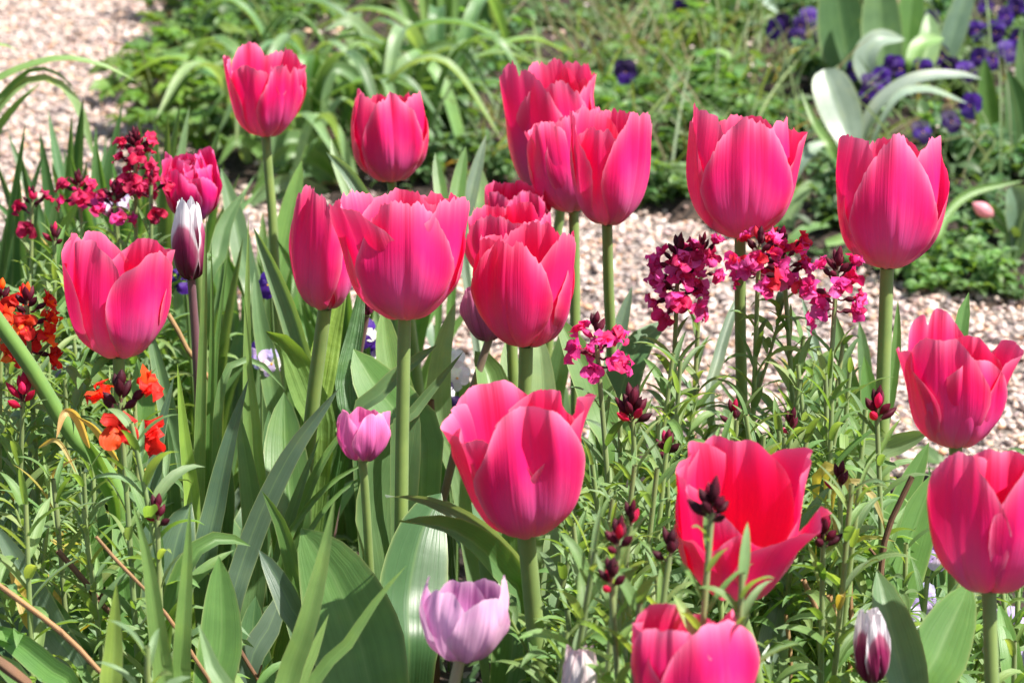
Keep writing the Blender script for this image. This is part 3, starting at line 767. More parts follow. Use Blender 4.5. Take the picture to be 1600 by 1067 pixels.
tl('pointed', [(1335, 640), (1322, 580), (1312, 530), (1306, 490)], 28, 1.95, 1.96, col=GL, fold=.4)
tl('veined', [(1440, 1120), (1462, 1030), (1488, 970), (1518, 908)], 104, 1.42, 1.46, col=GR, fold=.3, roll=.1)
tl('veined', [(1424, 1120), (1408, 1040), (1390, 970), (1370, 888)], 82, 1.40, 1.46, col=GL, fold=.45, roll=-.2)
tl('veined', [(1590, 1130), (1580, 1040), (1570, 980), (1560, 940)], 40, 1.55, 1.6, col=GR, fold=.4)
tl('blown', [(1200, 1130), (1206, 1040), (1212, 980), (1224, 915)], 58, 1.52, 1.58, col=BL, fold=.4, roll=.3)
tl('blown', [(1100, 1110), (1085, 1010), (1060, 940), (1030, 880)], 60, 1.56, 1.6, col=GL, fold=.3)
tl('crown', [(1290, 640), (1282, 580), (1268, 520), (1252, 462)], 18, 1.95, 2.0, col=BL, fold=.5)
tl('crown', [(1245, 720), (1255, 640), (1275, 590), (1300, 545)], 50, 1.93, 1.95, col=GL, fold=.3)
tl('crown', [(1110, 640), (1120, 570), (1140, 500), (1165, 440)], 20, 2.02, 2.1, col=BL, fold=.5)
tl('goblet', [(432, 470), (440, 400), (456, 320), (472, 250)], 40, 2.3, 2.34, col=LT, fold=.3)
tl('goblet', [(400, 480), (380, 400), (365, 330), (345, 262)], 36, 2.3, 2.4, col=GL, fold=.3)
tl('egg', [(590, 360), (570, 310), (540, 265), (510, 238)], 26, 2.3, 2.34, col=BL, fold=.5, roll=.3)
tl('egg', [(560, 360), (545, 300), (525, 250), (517, 215)], 22, 2.36, 2.4, col=PALE, fold=.4)
tl('egg', [(690, 350), (690, 310), (684, 270), (680, 238)], 22, 2.36, 2.4, col=GR, fold=.3)
tl('egg', [(712, 360), (714, 310), (720, 270), (728, 228)], 26, 2.38, 2.42, col=GR, fold=.3)
tl('far_pair', [(722, 380), (732, 320), (745, 265), (760, 210)], 24, 2.4, 2.45, col=BL, fold=.4)
tl('far_pair', [(740, 380), (748, 330), (748, 290), (742, 250)], 40, 2.46, 2.5, col=PALE, fold=.3)
tl('lilac', [(690, 1180), (650, 1120), (600, 1080), (560, 1000)], 90, 1.60, 1.62, col=DK, fold=.3)
tl('lilac', [(780, 1120), (800, 1020), (800, 940), (785, 880)], 70, 1.66, 1.72, col=GR, fold=.3)
tl('double', [(320, 460), (340, 400), (352, 350), (380, 300)], 30, 2.2, 2.25, col=GL, fold=.4)
# each flowering tulip also has two or three basal leaves lower down
for key, o in TUL.items():
    rx, ry, _ = o.location
    short = key in ('lilac', 'mauve', 'dusk', 'white_open', 'maroon_bud', 'blush_hid')
    for q in range(2 if short else 3):
        a = random.uniform(0, 6.28)
        hgt = random.uniform(.16, .25) if not short else random.uniform(.1, .16)
        out = random.uniform(.03, .09)
        dx, dy = math.cos(a), math.sin(a)
        P = [(rx, ry, -.005), (rx + dx * out * .35, ry + dy * out * .35, hgt * .45), (rx + dx * out * .8, ry + dy * out * .8, hgt * .85), (rx + dx * out * 1.5, ry + dy * out * 1.5, hgt * random.uniform(.9, 1.08))]
        mb = MB(); ribbon(mb, P, random.uniform(.026, .046), 'tulip', face=(-dx, -dy, .6), fold=.35, nv=7, n=18, wave=.001, crease=.05)
        mb.build("leaf", M['leaf'], o, o.location, color=jit(random.choice((GL, GR, DK, GR)), .15))

# --- a tall clump of narrow blades in the middle of the bed
S1 = plant("grassy_bulb", "clump of tall narrow bright green blades rising between the split tulip and the purple bud", "bulb plant", (330, 900), 1.78)
for pts, w, c, pr, y in [
    ([(313, 860), (313, 700), (318, 520), (323, 332)], 21, LT, 'spear', 1.76), ([(326, 860), (328, 700), (332, 520), (330, 372)], 15, GR, 'spear', 1.79),
    ([(327, 860), (332, 660), (338, 540), (359, 372)], 14, GR, 'spear', 1.80), ([(400, 900), (388, 680), (386, 500), (388, 336)], 21, LT, 'spear', 1.80),
    ([(408, 860), (403, 690), (390, 570), (381, 455)], 18, LT, 'spear', 1.76), ([(344, 900), (340, 680), (352, 585), (377, 562), (410, 570), (448, 612)], 17, GL, 'strap', 1.78),
    ([(300, 880), (300, 780), (288, 680), (277, 568)], 28, YG, 'spear', 1.72), ([(238, 900), (238, 780), (246, 690), (273, 584)], 34, GREY, 'spear', 1.70),
    ([(322, 900), (338, 790), (362, 680), (389, 590)], 42, GREY, 'spear', 1.70), ([(352, 1000), (385, 860), (450, 715), (530, 606)], 40, GREY, 'strap', 1.66),
    ([(388, 1020), (400, 850), (388, 740), (372, 640)], 44, GL, 'tulip', 1.74), ([(330, 960), (345, 830), (350, 740), (330, 660)], 40, DK, 'tulip', 1.78),
    ([(430, 960), (440, 860), (470, 760), (500, 680)], 26, GL, 'spear', 1.74), ([(450, 900), (470, 800), (505, 720), (560, 640)], 22, GR, 'spear', 1.76),
    ([(440, 880), (475, 800), (530, 745), (600, 712)], 12, GR, 'spear', 1.74), ([(455, 900), (490, 820), (540, 762), (602, 730)], 10, GR, 'spear', 1.73),
    ([(290, 1000), (272, 860), (266, 760), (262, 660)], 40, DK, 'tulip', 1.76), ([(410, 830), (420, 760), (424, 700), (420, 640)], 46, DK, 'tulip', 1.84)]:
    leaf(S1, pts, w, y, y + .03, prof=pr, col=c, fold=.35, roll=random.uniform(-.35, .35))
# --- spears close to the lens at the bottom
S2 = plant("spear_leaf_plant", "pale yellow green spear leaves poking up blurred at the bottom edge", "bulb plant", (250, 1500), 1.30)
for pts, w, c, y in [([(438, 1120), (478, 980), (503, 880), (524, 772)], 32, LT, 1.40), ([(462, 1100), (485, 1030), (514, 958)], 20, LT, 1.42), ([(284, 1120), (286, 1000), (292, 900), (297, 784)], 26, LT, 1.42),
                      ([(258, 1110), (246, 980), (230, 870), (207, 782)], 28, LT, 1.42), ([(177, 1120), (178, 1030), (182, 908)], 32, YG, 1.34), ([(352, 1120), (332, 1040), (309, 972)], 26, PALE, 1.32),
                      ([(480, 1100), (540, 1010), (590, 935), (636, 882)], 18, LT, 1.38)]:
    leaf(S2, pts, w * 1.25, y, y + .02, prof='spear', col=c, fold=.3, roll=random.uniform(-.15, .15), face=(0, -.95, .3))
# --- broad leaves with no flower, low at the near side of the bed
S3 = plant("broad_leaf_plant", "broad dark leaves with curled brown tips crowded at the bottom of the bed", "bulb plant", (330, 1300), 1.55)
for pts, w, c, y, kw in [([(330, 1120), (345, 1010), (346, 940), (342, 868)], 76, GR, 1.5, {}), ([(262, 1040), (278, 930), (310, 860), (350, 842), (392, 853)], 40, GR, 1.52, dict(fold=.7, roll=.5)),
                       ([(478, 1000), (462, 900), (440, 820), (409, 766)], 34, GR, 1.6, dict(roll=.4)), ([(480, 1040), (450, 940), (425, 890), (404, 858)], 46, GREY, 1.56, {}),
                       ([(388, 1060), (420, 980), (445, 920)], 44, GREY, 1.62, {}), ([(262, 1000), (265, 900), (280, 830), (300, 786)], 90, GREY, 1.62, dict(wave=.003)), ([(300, 1110), (240, 1030), (200, 960), (190, 880)], 70, GR, 1.56, {}),
                       ([(420, 1120), (400, 1040), (395, 980), (400, 930)], 60, DK, 1.66, {}), ([(520, 1120), (500, 1050), (470, 980), (440, 930)], 60, DK, 1.62, {}), ([(560, 1150), (585, 1060), (600, 990), (640, 930)], 90, GR, 1.62, {})]:
    leaf(S3, pts, w, y, y + .03, col=c, **{**dict(fold=.3), **kw})
S4 = plant("broad_leaf_plant", "bluish leaves lying low in shade below the dry twigs", "bulb plant", (60, 1200), 1.6)
for pts, w, c, y in [([(130, 1090), (80, 980), (40, 900), (-10, 815)], 56, BL, 1.56), ([(120, 1100), (70, 1040), (20, 1000), (-40, 975)], 48, GR, 1.5), ([(100, 1120), (60, 1060), (20, 1020), (-20, 1000)], 40, DK, 1.62),
                      ([(60, 1060), (20, 980), (-20, 900), (-40, 860)], 60, GREY, 1.62), ([(150, 1120), (140, 1040), (120, 980), (90, 930)], 60, DK, 1.64), ([(40, 1100), (30, 1060), (10, 1040), (-20, 1030)], 40, LT, 1.42)]:
    leaf(S4, pts, w, y, y + .03, col=c, fold=.3)
for pts, w, c, y in [([(70, 1100), (60, 980), (40, 880), (20, 790)], 50, GREY, 1.66), ([(200, 1100), (180, 1000), (150, 900), (140, 800)], 64, GR, 1.64), ([(150, 1100), (110, 1000), (60, 930), (10, 900)], 52, DK, 1.58), ([(20, 1100), (0, 1000), (-20, 900), (-30, 800)], 60, GL, 1.7),
                      ([(240, 1110), (232, 1010), (220, 930), (200, 850)], 58, DK, 1.68), ([(110, 1110), (100, 1020), (80, 960), (70, 880)], 50, GR, 1.7)]:
    leaf(S4, pts, w, y, y + .03, col=c, fold=.3, roll=random.uniform(-.3, .3))
# --- the thick leaning stalk
tk = plant("leaning_stalk", "thick smooth green stalk leaning across beside the orange wallflower", "stalk", (220, 900), 1.70)
mb = MB(); tube(mb, [tuple(tk.location), aty(190, 800, 1.70), aty(105, 670, 1.69), aty(45, 570, 1.68), aty(-30, 465, 1.67)], .0065, .0048, n=26, nv=14)
mb.build("stem", M['stem'], tk, tk.location, color=(.13, .25, .05))
leaf(tk, [(180, 800), (168, 760), (150, 715), (120, 668)], 26, 1.69, 1.66, col=GR, fold=.8)

# --- filler bulbs: tulips that only have leaves, standing all through the front bed
for i in range(46):
    x = random.uniform(-.48, .56); y = random.uniform(1.6, 2.5)
    if abs(x) > .22 * y + .06: continue
    if x > .02 and y > 2.02: continue
    o = thing("leafy_tulip", "flowerless tulip showing only broad green leaves among the flowers", "tulip", (x, y, 0), "flowerless tulips in the front bed")
    for q in range(random.choice((3, 3, 4))):
        a = random.uniform(0, 6.28); hgt = random.uniform(.15, .26); out = random.uniform(.02, .08); dx, dy = math.cos(a), math.sin(a)
        P = [(x, y, -.005), (x + dx * out * .3, y + dy * out * .3, hgt * .4), (x + dx * out * .7, y + dy * out * .7, hgt * .8), (x + dx * out * 1.4, y + dy * out * 1.4, hgt)]
        mb = MB(); ribbon(mb, P, random.uniform(.018, .040), 'tulip', face=(-dx, -dy, .6), fold=.35, nv=7, n=16, wave=.001, crease=.05)
        mb.build("leaf", M['leaf'], o, o.location, color=jit(random.choice((GL, GR, DK, BL, GR)), .15))

# --- dark strap leaved clumps at the edge of the path, and the arching leaves beyond
def strap_clump(label, root_px, y, tips, w=(18, 24), col=DK, name="strap_leaf_clump", bend=.5, prof='strap', z=0.0, group=None, cat="clump", dy=(-.12, .12), ww=None):
    o = plant(name, label, cat, root_px, y, group, z)
    b0 = np.array(o.location)
    for tip in tips:
        yy = y + random.uniform(*dy)
        tp = aty(tip[0], tip[1], yy)
        b = b0 + np.array([random.uniform(-.03, .03), random.uniform(-.03, .03), -.005])
        b[0] += (tp[0] - b[0]) * .25
        mid = b * .5 + tp * .5 + np.array([-(tp[0] - b[0]) * .18, 0, (abs(tp[0] - b[0]) * bend + .02)])
        if len(tip) > 2: P = [b, aty(tip[2], tip[3], yy), tp]
        else: P = [b, mid, tp]
        wp = random.uniform(*w) / FPX * yy / CP
        mb = MB(); ribbon(mb, P, wp, prof, fold=.35, roll=random.uniform(-.6, .6), nv=7, n=18, crease=.1)
        mb.build("leaf", M['leaf'], o, b0, color=jit(col, .18))
    return o
strap_clump("dark green clump of stiff strap leaves before the pale path by dark wallflowers", (120, 420), 2.62,
            [(75, 172), (130, 152), (192, 160), (112, 178), (62, 205), (12, 206), (-10, 240), (30, 228), (150, 196), (100, 232), (166, 214), (40, 262), (-20, 300), (180, 230), (20, 300), (80, 250), (135, 250), (-30, 350), (0, 330)], w=(24, 36))
strap_clump("green strap leaf clump behind the dark pink double tulip", (250, 420), 2.58,
            [(215, 172), (240, 180), (262, 178), (282, 160), (296, 165), (230, 215), (345, 192), (330, 225), (350, 255), (375, 270), (400, 272), (205, 240), (385, 300), (410, 290)], w=(20, 32), col=GL)
ay = plant("strap_leaf_clump", "arching yellow tipped leaves bowing in over the pale gravel", "clump", (-330, 560), 2.75)
for pts, w, c in [([(-120, 260), (-20, 140), (80, 96), (150, 101), (213, 127)], 28, LT), ([(-120, 300), (-10, 170), (50, 112), (95, 120), (122, 152)], 24, GR), ([(-100, 320), (-20, 230), (25, 170), (63, 130)], 32, LT), ([(-60, 260), (30, 140), (80, 128), (120, 170), (148, 250)], 30, PALE),
                  ([(-110, 340), (-50, 250), (-10, 215), (20, 200)], 26, GR), ([(-100, 200), (-60, 100), (-10, 70), (30, 80)], 24, LT)]:
    leaf(ay, pts, w, 2.72, 2.76, prof='strap', col=c, fold=.4, roll=.5, face=(0, -.6, .8))
strap_clump("second dark clump of strap leaves crowding the edge of the pale path", (-20, 460), 2.45,
            [(0, 210), (40, 190), (-30, 260), (70, 230), (30, 270), (90, 290), (-40, 330), (60, 310), (10, 340), (100, 330), (130, 300), (120, 350), (-20, 380)], w=(24, 38))
strap_clump("thick tuft of upright strap leaves between the strap clumps and the crimson wallflower", (190, 460), 2.5,
            [(80, 260), (110, 240), (150, 220), (175, 250), (200, 240), (140, 290), (95, 310), (230, 290), (165, 310), (215, 320), (70, 330)], w=(22, 34), col=GR)
strap_clump("wide dense clump of narrow leaves filling the bed behind the middle tulips", (560, 660), 2.35,
            [(400, 400), (430, 370), (460, 420), (480, 380), (540, 420), (560, 390), (590, 430), (610, 410), (660, 430), (690, 400), (700, 440), (720, 420), (640, 380), (520, 370), (440, 460), (470, 470), (650, 470), (570, 460), (740, 470), (600, 480), (500, 450), (420, 480)], w=(22, 40), col=GR)
strap_clump("broad green strap leaves crowded beneath the goblet shaped tulip", (430, 640), 2.42,
            [(345, 330), (365, 310), (385, 350), (410, 330), (440, 350), (455, 320), (480, 350), (505, 340), (350, 390), (375, 410), (400, 400), (430, 420), (465, 410), (490, 430), (520, 400), (540, 440), (330, 430), (415, 450), (450, 460)], w=(26, 42), col=GR, dy=(-.08, .14))
strap_clump("narrow leaved clump filling the bed behind the purple stemmed bud", (340, 640), 2.25,
            [(240, 400), (270, 380), (350, 400), (380, 370), (330, 380), (400, 440), (360, 460), (250, 460), (420, 420), (290, 440), (230, 500), (340, 480), (410, 500), (380, 520), (440, 540)], w=(20, 34), col=GL)
strap_clump("loose tuft of narrow leaves standing in the gap beside the tall bare tulip stem", (470, 470), 2.45,
            [(500, 300), (540, 320), (480, 300), (520, 330), (580, 330), (450, 330), (420, 340), (600, 350), (560, 300)], w=(14, 20), col=GL)
strap_clump("low clump of narrow leaves at the path edge behind the wallflower stems", (1300, 700), 2.1,
            [(1240, 560), (1210, 590), (1330, 600), (1160, 600), (1280, 600), (1350, 640), (1100, 560)], w=(12, 20), col=GL)
strap_clump("tangle of dark leaves under the heart notched tulip at the path edge", (1480, 860), 1.95,
            [(1420, 740), (1450, 720), (1480, 760), (1510, 740), (1540, 760), (1560, 700), (1400, 800), (1590, 760), (1440, 790)], w=(14, 26), col=DK)
# ------------------------------------------------------------------ wallflowers
MAG = [(.58, .018, .17), (.64, .045, .27), (.50, .012, .09), (.66, .09, .34)]
CRIM = [(.52, .010, .06), (.40, .008, .06), (.56, .025, .12), (.30, .007, .05)]
ORA = [(.72, .055, .010), (.62, .020, .012), (.80, .13, .010), (.50, .012, .012)]
BUD = [(.090, .008, .022), (.13, .010, .03), (.065, .008, .018)]
WLEAF = [(.16, .26, .085), (.12, .22, .06), (.20, .29, .09), (.15, .24, .11), (.11, .20, .055)]

def dir_(a, el):
    return np.array([math.cos(a) * math.cos(el), math.sin(a) * math.cos(el), math.sin(el)])

def lance_leaf(mb, p, a, el, length, w, droop, col, n=8, nv=5, prof='lance', roll=0.0, fold=.35, wave=0.0):
    P = [np.asarray(p, float)]; e = el
    k = 6
    for i in range(k):
        P.append(P[-1] + dir_(a, e) * length / k)
        e -= droop / k * (1 + i * .35)
        a += random.uniform(-.06, .06)
    side = dir_(a, 0)
    ribbon(mb, P, w, prof, face=np.array([0, 0, 1.0]) - side * .4, fold=fold, nv=nv, n=n, col=col, roll=roll + random.uniform(-.5, .5), crease=.1, wave=wave)

def floret(parent, origin, p, a, el, cols, size=1.0, closed=.3):
    """one four petalled flower on its own short stalk and dark calyx"""
    mb = MB()
    d = dir_(a, el)
    q = np.asarray(p) + d * .0055 * size
    tube(mb, [p, (np.asarray(p) + q) / 2 + [0, 0, -.001], q], .0007, .0007, n=4, nv=5, col=(.22, .05, .08))
    blob(mb, q - d * .001, d, .009 * size, .0021 * size, random.choice(BUD), nu=6, nv=7)
    f0 = q + d * .0065 * size
    A = nrm(np.cross(d, [.2, .1, 1])); B = np.cross(A, d)
    th0 = random.uniform(0, 6.28)
    for i in range(4):
        th = th0 + i * 1.571 + random.uniform(-.25, .25)
        o = A * math.cos(th) + B * math.sin(th)
        cl = closed + random.uniform(-.2, .25)
        L = .0120 * size * random.uniform(.85, 1.15)
        dn = np.array([0, 0, -1.0])
        P = [f0, f0 + d * L * .28 + o * L * .12, f0 + d * L * (.30 + .25 * cl) + o * L * (.62 - .2 * cl) + dn * L * .05, f0 + d * L * (.12 + .7 * cl) + o * L * (1.0 - .55 * cl) + dn * L * .28]
        ribbon(mb, P, .0105 * size * random.uniform(.85, 1.1), 'round', face=d + o * .15, fold=random.uniform(-.6, .6), nv=7, n=9, col=jit(random.choice(cols), .22), wave=.0018 * size, waves=1.7)
    return mb.build("floret", M['velvet'], parent, origin)

def wallflower(label, top_px, d, cols=None, florets=0, buds=6, leafn=30, stem_len=.24, lean=(0, 0), spread=1.0, size=1.0, leaf_len=.056, leaf_w=.0080, group="wallflowers in the front bed", tone=1.0, bare=.04, tall=1.0, droop=1.15, yellow=.05):
    top = at(*top_px, d)
    root = np.array([top[0] + lean[0], top[1] + lean[1], 0.0])
    o = thing("wallflower", label, "wallflower", root, group)
    bow = np.array([random.uniform(-.02, .02), random.uniform(-.02, .02), 0])
    sp = [root, root * .6 + top * .4 + bow, root * .2 + top * .8 + bow * .4, top]
    mb = MB(); tube(mb, sp, .0024, .0015, n=20, nv=8)
    mb.build("stem", M['stem'], o, root, color=jit((.22, .28, .10), .1))
    S = spline(sp, 60)
    # foliage: lance leaves in a spiral up the stem
    mb = MB(); a = random.uniform(0, 6.28)
    Ls = np.linalg.norm(top - root)
    for i in range(leafn):
        f = i / max(leafn - 1, 1)
        s = Ls - bare - (1 - f) * min(stem_len, Ls - bare - .02)
        p = S[int(np.clip(s / Ls, 0, 1) * 59)]
        a += 2.39996 + random.uniform(-.3, .3)
        young = f ** 2
        L = leaf_len * random.uniform(.7, 1.2) * (1 - .45 * young)
        c = jit(random.choice(WLEAF), .15)
        if random.random() < yellow * (1 - f): c = jit((.38, .30, .06), .2)
        lance_leaf(mb, p, a, .85 + .25 * young + random.uniform(-.2, .2), L, leaf_w * (1 - .45 * young) * random.uniform(.75, 1.25), droop * random.uniform(.3, 1.25) * (1 - .5 * young), tuple(x * tone for x in c))
    # side shoots with smaller leaves
    for q in range(2 if leafn > 20 else 0):
        s = random.uniform(.45, .75); p = S[int(s * 59)]; a2 = random.uniform(0, 6.28)
        e = p + dir_(a2, 1.0) * random.uniform(.05, .09)
        tube(mb, [p, (p + e) / 2 + [0, 0, -.006], e], .0013, .0009, n=6, nv=6, col=(.2, .27, .09))
        for i in range(11):
            a2 += 2.4
            pp = p + (e - p) * (.3 + .7 * i / 10)
            lance_leaf(mb, pp, a2, .9, leaf_len * .65 * random.uniform(.7, 1.1), leaf_w * .8, 1.1, tuple(x * tone for x in jit(random.choice(WLEAF), .15)), n=7)
    if leafn: mb.build("foliage", M['soft_leaf'], o, root)
    # flower cluster: dark buds in the middle, florets round it
    mb = MB()
    axd = nrm(S[-1] - S[-6])
    for i in range(buds):
        a3 = i * 2.4; el = 1.45 - (i / max(buds, 1)) * 1.0
        pb = top + axd * (.004 - .010 * i / max(buds, 1)) * size
        dd = dir_(a3, el)
        tube(mb, [pb, pb + dd * .004 * size], .0006, .0006, n=3, nv=5, col=(.2, .12, .08))
        c = random.choice(BUD) if (cols is None or random.random() < .75) else jit(random.choice(cols), .2)
        blob(mb, pb + dd * .003 * size, dd, random.uniform(.009, .013) * size, random.uniform(.0019, .0027) * size, c, nu=7, nv=8)
    if buds:
        cl = mb.build("flower_cluster", M['velvet'], o, root)
    n = florets
    for i in range(n):
        f = i / max(n - 1, 1)
        a3 = i * 2.39996 + random.uniform(-.3, .3)
        down = .004 + .034 * f * spread
        pf = top - axd * down + dir_(a3, 0) * .002
        floret(cl, root, pf, a3, .75 - 1.0 * f + random.uniform(-.3, .3), cols, size * random.uniform(.92, 1.12), closed=random.uniform(.45, 1.1))
    return o

W_ = wallflower
W_("crimson wallflower with dark bud heart, the tallest of the dark ones by the double tulip", (212, 228), 2.20, CRIM, 13, 14, spread=.95, size=.84, lean=(.01, .0))
W_("magenta wallflower cluster low against the dark strap leaves", (122, 292), 2.26, [MAG[0], MAG[2], CRIM[2]], 7, 8, spread=.3, size=.80)
W_("small dark crimson wallflower of two or three florets beside the strap leaves", (50, 316), 2.24, CRIM, 3, 6, spread=.3, size=.8)
W_("little pinkish wallflower floret group over the small white tulip", (178, 306), 2.20, [MAG[1], MAG[2]], 4, 6, spread=.4, size=.8, leafn=16)
W_("few dark crimson florets touching the double tulip", (236, 290), 2.16, CRIM, 3, 5, spread=.3, size=.75, leafn=18)
W_("full magenta wallflower spike of many drooping florets over the gravel", (1060, 400), 1.95, MAG, 22, 8, spread=.95, size=.90, lean=(-.01, .0), stem_len=.2, bare=.06)
W_("magenta wallflower spike half hidden behind the full one", (1098, 392), 2.02, MAG, 8, 5, spread=.5, size=.8, lean=(.01, 0), bare=.06)
W_("broad magenta and red wallflower cluster just under the large crinkled tulip", (1186, 386), 1.90, [MAG[0], MAG[1], (.60, .02, .05), MAG[3]], 12, 6, spread=.62, size=.86, lean=(.0, 0), bare=.06)
W_("red wallflower cluster joined at its side to the broad magenta one", (1222, 384), 1.93, [(.62, .02, .06), MAG[0], MAG[1]], 12, 6, spread=.68, size=.84, lean=(.01, 0), bare=.06)
W_("sparse magenta wallflower with a dark centre under the pointed tulip", (1308, 424), 1.85, MAG, 10, 8, spread=.75, size=.88, lean=(-.035, 0), bare=.06)
W_("small magenta wallflower in front of the bare tulip stems", (931, 522), 1.75, [MAG[0], MAG[1], CRIM[2]], 9, 5, spread=.5, size=.86, lean=(.015, 0), bare=.05, leafn=22)
W_("flame orange wallflower cluster cut off at the photo edge", (42, 478), 1.80, ORA, 9, 8, spread=.8, size=.92, lean=(.01, 0))
W_("orange wallflower cluster at the photo edge, smaller and higher", (2, 468), 1.84, ORA, 5, 5, spread=.5, size=.85)
W_("red orange wallflower with one flat open floret below the pink tulip", (188, 628), 1.66, [(.66, .02, .012), (.74, .06, .010), (.56, .014, .012)], 4, 6, spread=.5, size=1.2, lean=(.005, 0), leaf_len=.05)
BUDL = [("dark red wallflower bud spike standing before the bare stems", (988, 650), 1.74, 3, 15, 1.15), ("dark maroon wallflower buds on a leafy shoot crossing the blown open tulip", (1112, 800), 1.36, 0, 11, 1.0),
        ("maroon wallflower buds on a leafy shoot, the upper of two near the bowl tulip", (966, 852), 1.42, 0, 8, .9), ("maroon wallflower buds on a leafy shoot, the lower of two near the bowl tulip", (955, 912), 1.40, 0, 8, .9),
        ("maroon wallflower bud pair between the shoots and the blown open tulip", (1046, 868), 1.46, 0, 5, .9), ("dark wallflower buds poking out at the tip of the blown open tulip", (1286, 845), 1.58, 0, 9, 1.0),
        ("dark red wallflower bud tuft before the long tulip stem", (1370, 648), 1.72, 2, 9, 1.0), ("lone maroon wallflower bud above the broad dark leaves", (246, 812), 1.64, 0, 6, .9),
        ("dark wallflower buds by the leaning stalk", (36, 626), 1.78, 2, 8, 1.1), ("dark bud tip in front of the strap leaves above the pink open tulip", (85, 376), 2.1, 0, 6, .8),
        ("tiny maroon buds with a yellowing leaf behind the blown open tulip", (1146, 656), 1.8, 0, 5, .8), ("single dark bud above the rim of the blown open tulip", (1236, 672), 1.76, 0, 5, .8),
        ("purplish wallflower buds in shade beside the blown open tulip", (1042, 706), 1.74, 4, 8, .9), ("dark bud among the curling yellow leaves", (1312, 760), 1.66, 0, 5, .9), ("small maroon bud tip low by the bowl tulip", (985, 820), 1.5, 0, 5, .8)]
for lb, px, d, nf, nb, sz in BUDL:
    W_(lb, px, d, CRIM, 0, nb, leafn=26, size=sz, bare=.012, spread=.5, lean=(random.uniform(-.02, .02), 0), tone=1.15 if d < 1.5 else 1.0)
# leafy shoots without flowers fill the bed on both sides
SHOOT = []
def shoot(px, d, **k):
    kw = dict(leafn=28, buds=0, bare=.004, lean=(random.uniform(-.04, .04), random.uniform(-.02, .02)))
    kw.update(k)
    SHOOT.append(W_("leafy wallflower shoot of narrow grey green leaves without flowers", px, d, None, 0, 0, **{k_: v for k_, v in kw.items() if k_ != 'buds'}, group="flowerless wallflower shoots"))
for i in range(32):                                        # beside and behind the blown open tulip
    px, py = random.uniform(960, 1370), random.uniform(520, 760)
    if py < 560 and px < 1040: continue
    shoot((px, py), 2.02 - (py - 500) / 260 * .42 + random.uniform(-.05, .05))
for i in range(20):                                        # lower right
    px, py = random.uniform(1200, 1600), random.uniform(790, 1050)
    shoot((px, py), 1.80 - (py - 780) / 280 * .18 + random.uniform(-.03, .03), leafn=28, yellow=.15)
for i in range(16):
    px, py = random.uniform(880, 1040), random.uniform(700, 1000)
    shoot((px, py), 1.72 - (py - 700) / 300 * .2 + random.uniform(-.03, .03), leafn=28)
for i in range(34):                                        # all down the photo's other side
    px, py = random.uniform(-30, 250), random.uniform(400, 800)
    if 100 < px and py < 560: continue
    if py > 680 and random.random() < .75: continue
    shoot((px, py), 2.1 - (py - 400) / 460 * .45 + random.uniform(-.05, .05), yellow=.12, stem_len=.15, leafn=24, leaf_w=.0065)
for i in range(12):
    px, py = random.uniform(90, 300), random.uniform(340, 470)
    shoot((px, py), 2.25 + random.uniform(-.05, .08), leafn=30)
for px, py, d in [(1160, 895, 1.36), (930, 860, 1.44), (1000, 930, 1.40), (40, 780, 1.64), (230, 1010, 1.38), (205, 660, 1.62)]:
    shoot((px, py), d, leafn=30, tone=1.2, yellow=.02, leaf_w=.010)
# ------------------------------------------------------------------ the bed beyond the path
def by(px, py): return ground(px, py, .03)[1]
day = plant("day_lily_clump", "big clump of pale arching strap leaves behind the goblet and egg shaped tulips", "clump", (575, 330), 3.78, z=.03)
for pts, w, c, y in [
    ([(560, 220), (590, 110), (555, 38), (505, 48)], 34, PALE, 3.85), ([(590, 230), (600, 120), (560, 70), (525, 130)], 26, LT, 3.8), ([(560, 260), (548, 150), (510, 105), (480, 190)], 22, LT, 3.75),
    ([(590, 270), (570, 140), (520, 110), (500, 210)], 24, GL, 3.72), ([(600, 250), (640, 110), (680, 75), (735, 75)], 26, PALE, 3.85), ([(600, 260), (620, 150), (650, 95), (580, 130)], 40, PALE, 3.75),
    ([(560, 300), (510, 180), (470, 150), (440, 210)], 26, GL, 3.7), ([(540, 310), (440, 190), (370, 140), (300, 215)], 26, LT, 3.72), ([(520, 320), (430, 200), (380, 150), (340, 210)], 22, GL, 3.7),
    ([(540, 320), (500, 240), (450, 220), (400, 280)], 34, GL, 3.66), ([(540, 330), (500, 260), (450, 240), (390, 310)], 30, GR, 3.64), ([(550, 330), (500, 280), (470, 270), (430, 320)], 30, DK, 3.62),
    ([(560, 330), (540, 250), (500, 220), (470, 260)], 26, GL, 3.64), ([(590, 330), (590, 250), (600, 200), (640, 240)], 26, LT, 3.66), ([(520, 330), (410, 240), (370, 220), (340, 260)], 24, GR, 3.66),
    ([(580, 280), (640, 180), (670, 160), (690, 230)], 22, GL, 3.8), ([(570, 250), (530, 120), (480, 90), (470, 150)], 24, GR, 3.82), ([(560, 330), (520, 200), (490, 190), (450, 330)], 34, PALE, 3.6),
    ([(600, 320), (560, 180), (530, 160), (495, 230)], 26, PALE, 3.66), ([(540, 330), (470, 290), (430, 290), (380, 330)], 28, GL, 3.6), ([(530, 300), (430, 170), (400, 130), (350, 170)], 22, LT, 3.76)]:
    leaf(day, pts, w, y, y - .06, prof='strap', col=c, fold=.4, roll=random.uniform(-.8, .8), face=(.0, -.5, .85), base=np.array(day.location) + [random.uniform(-.05, .05), random.uniform(-.04, .04), 0])
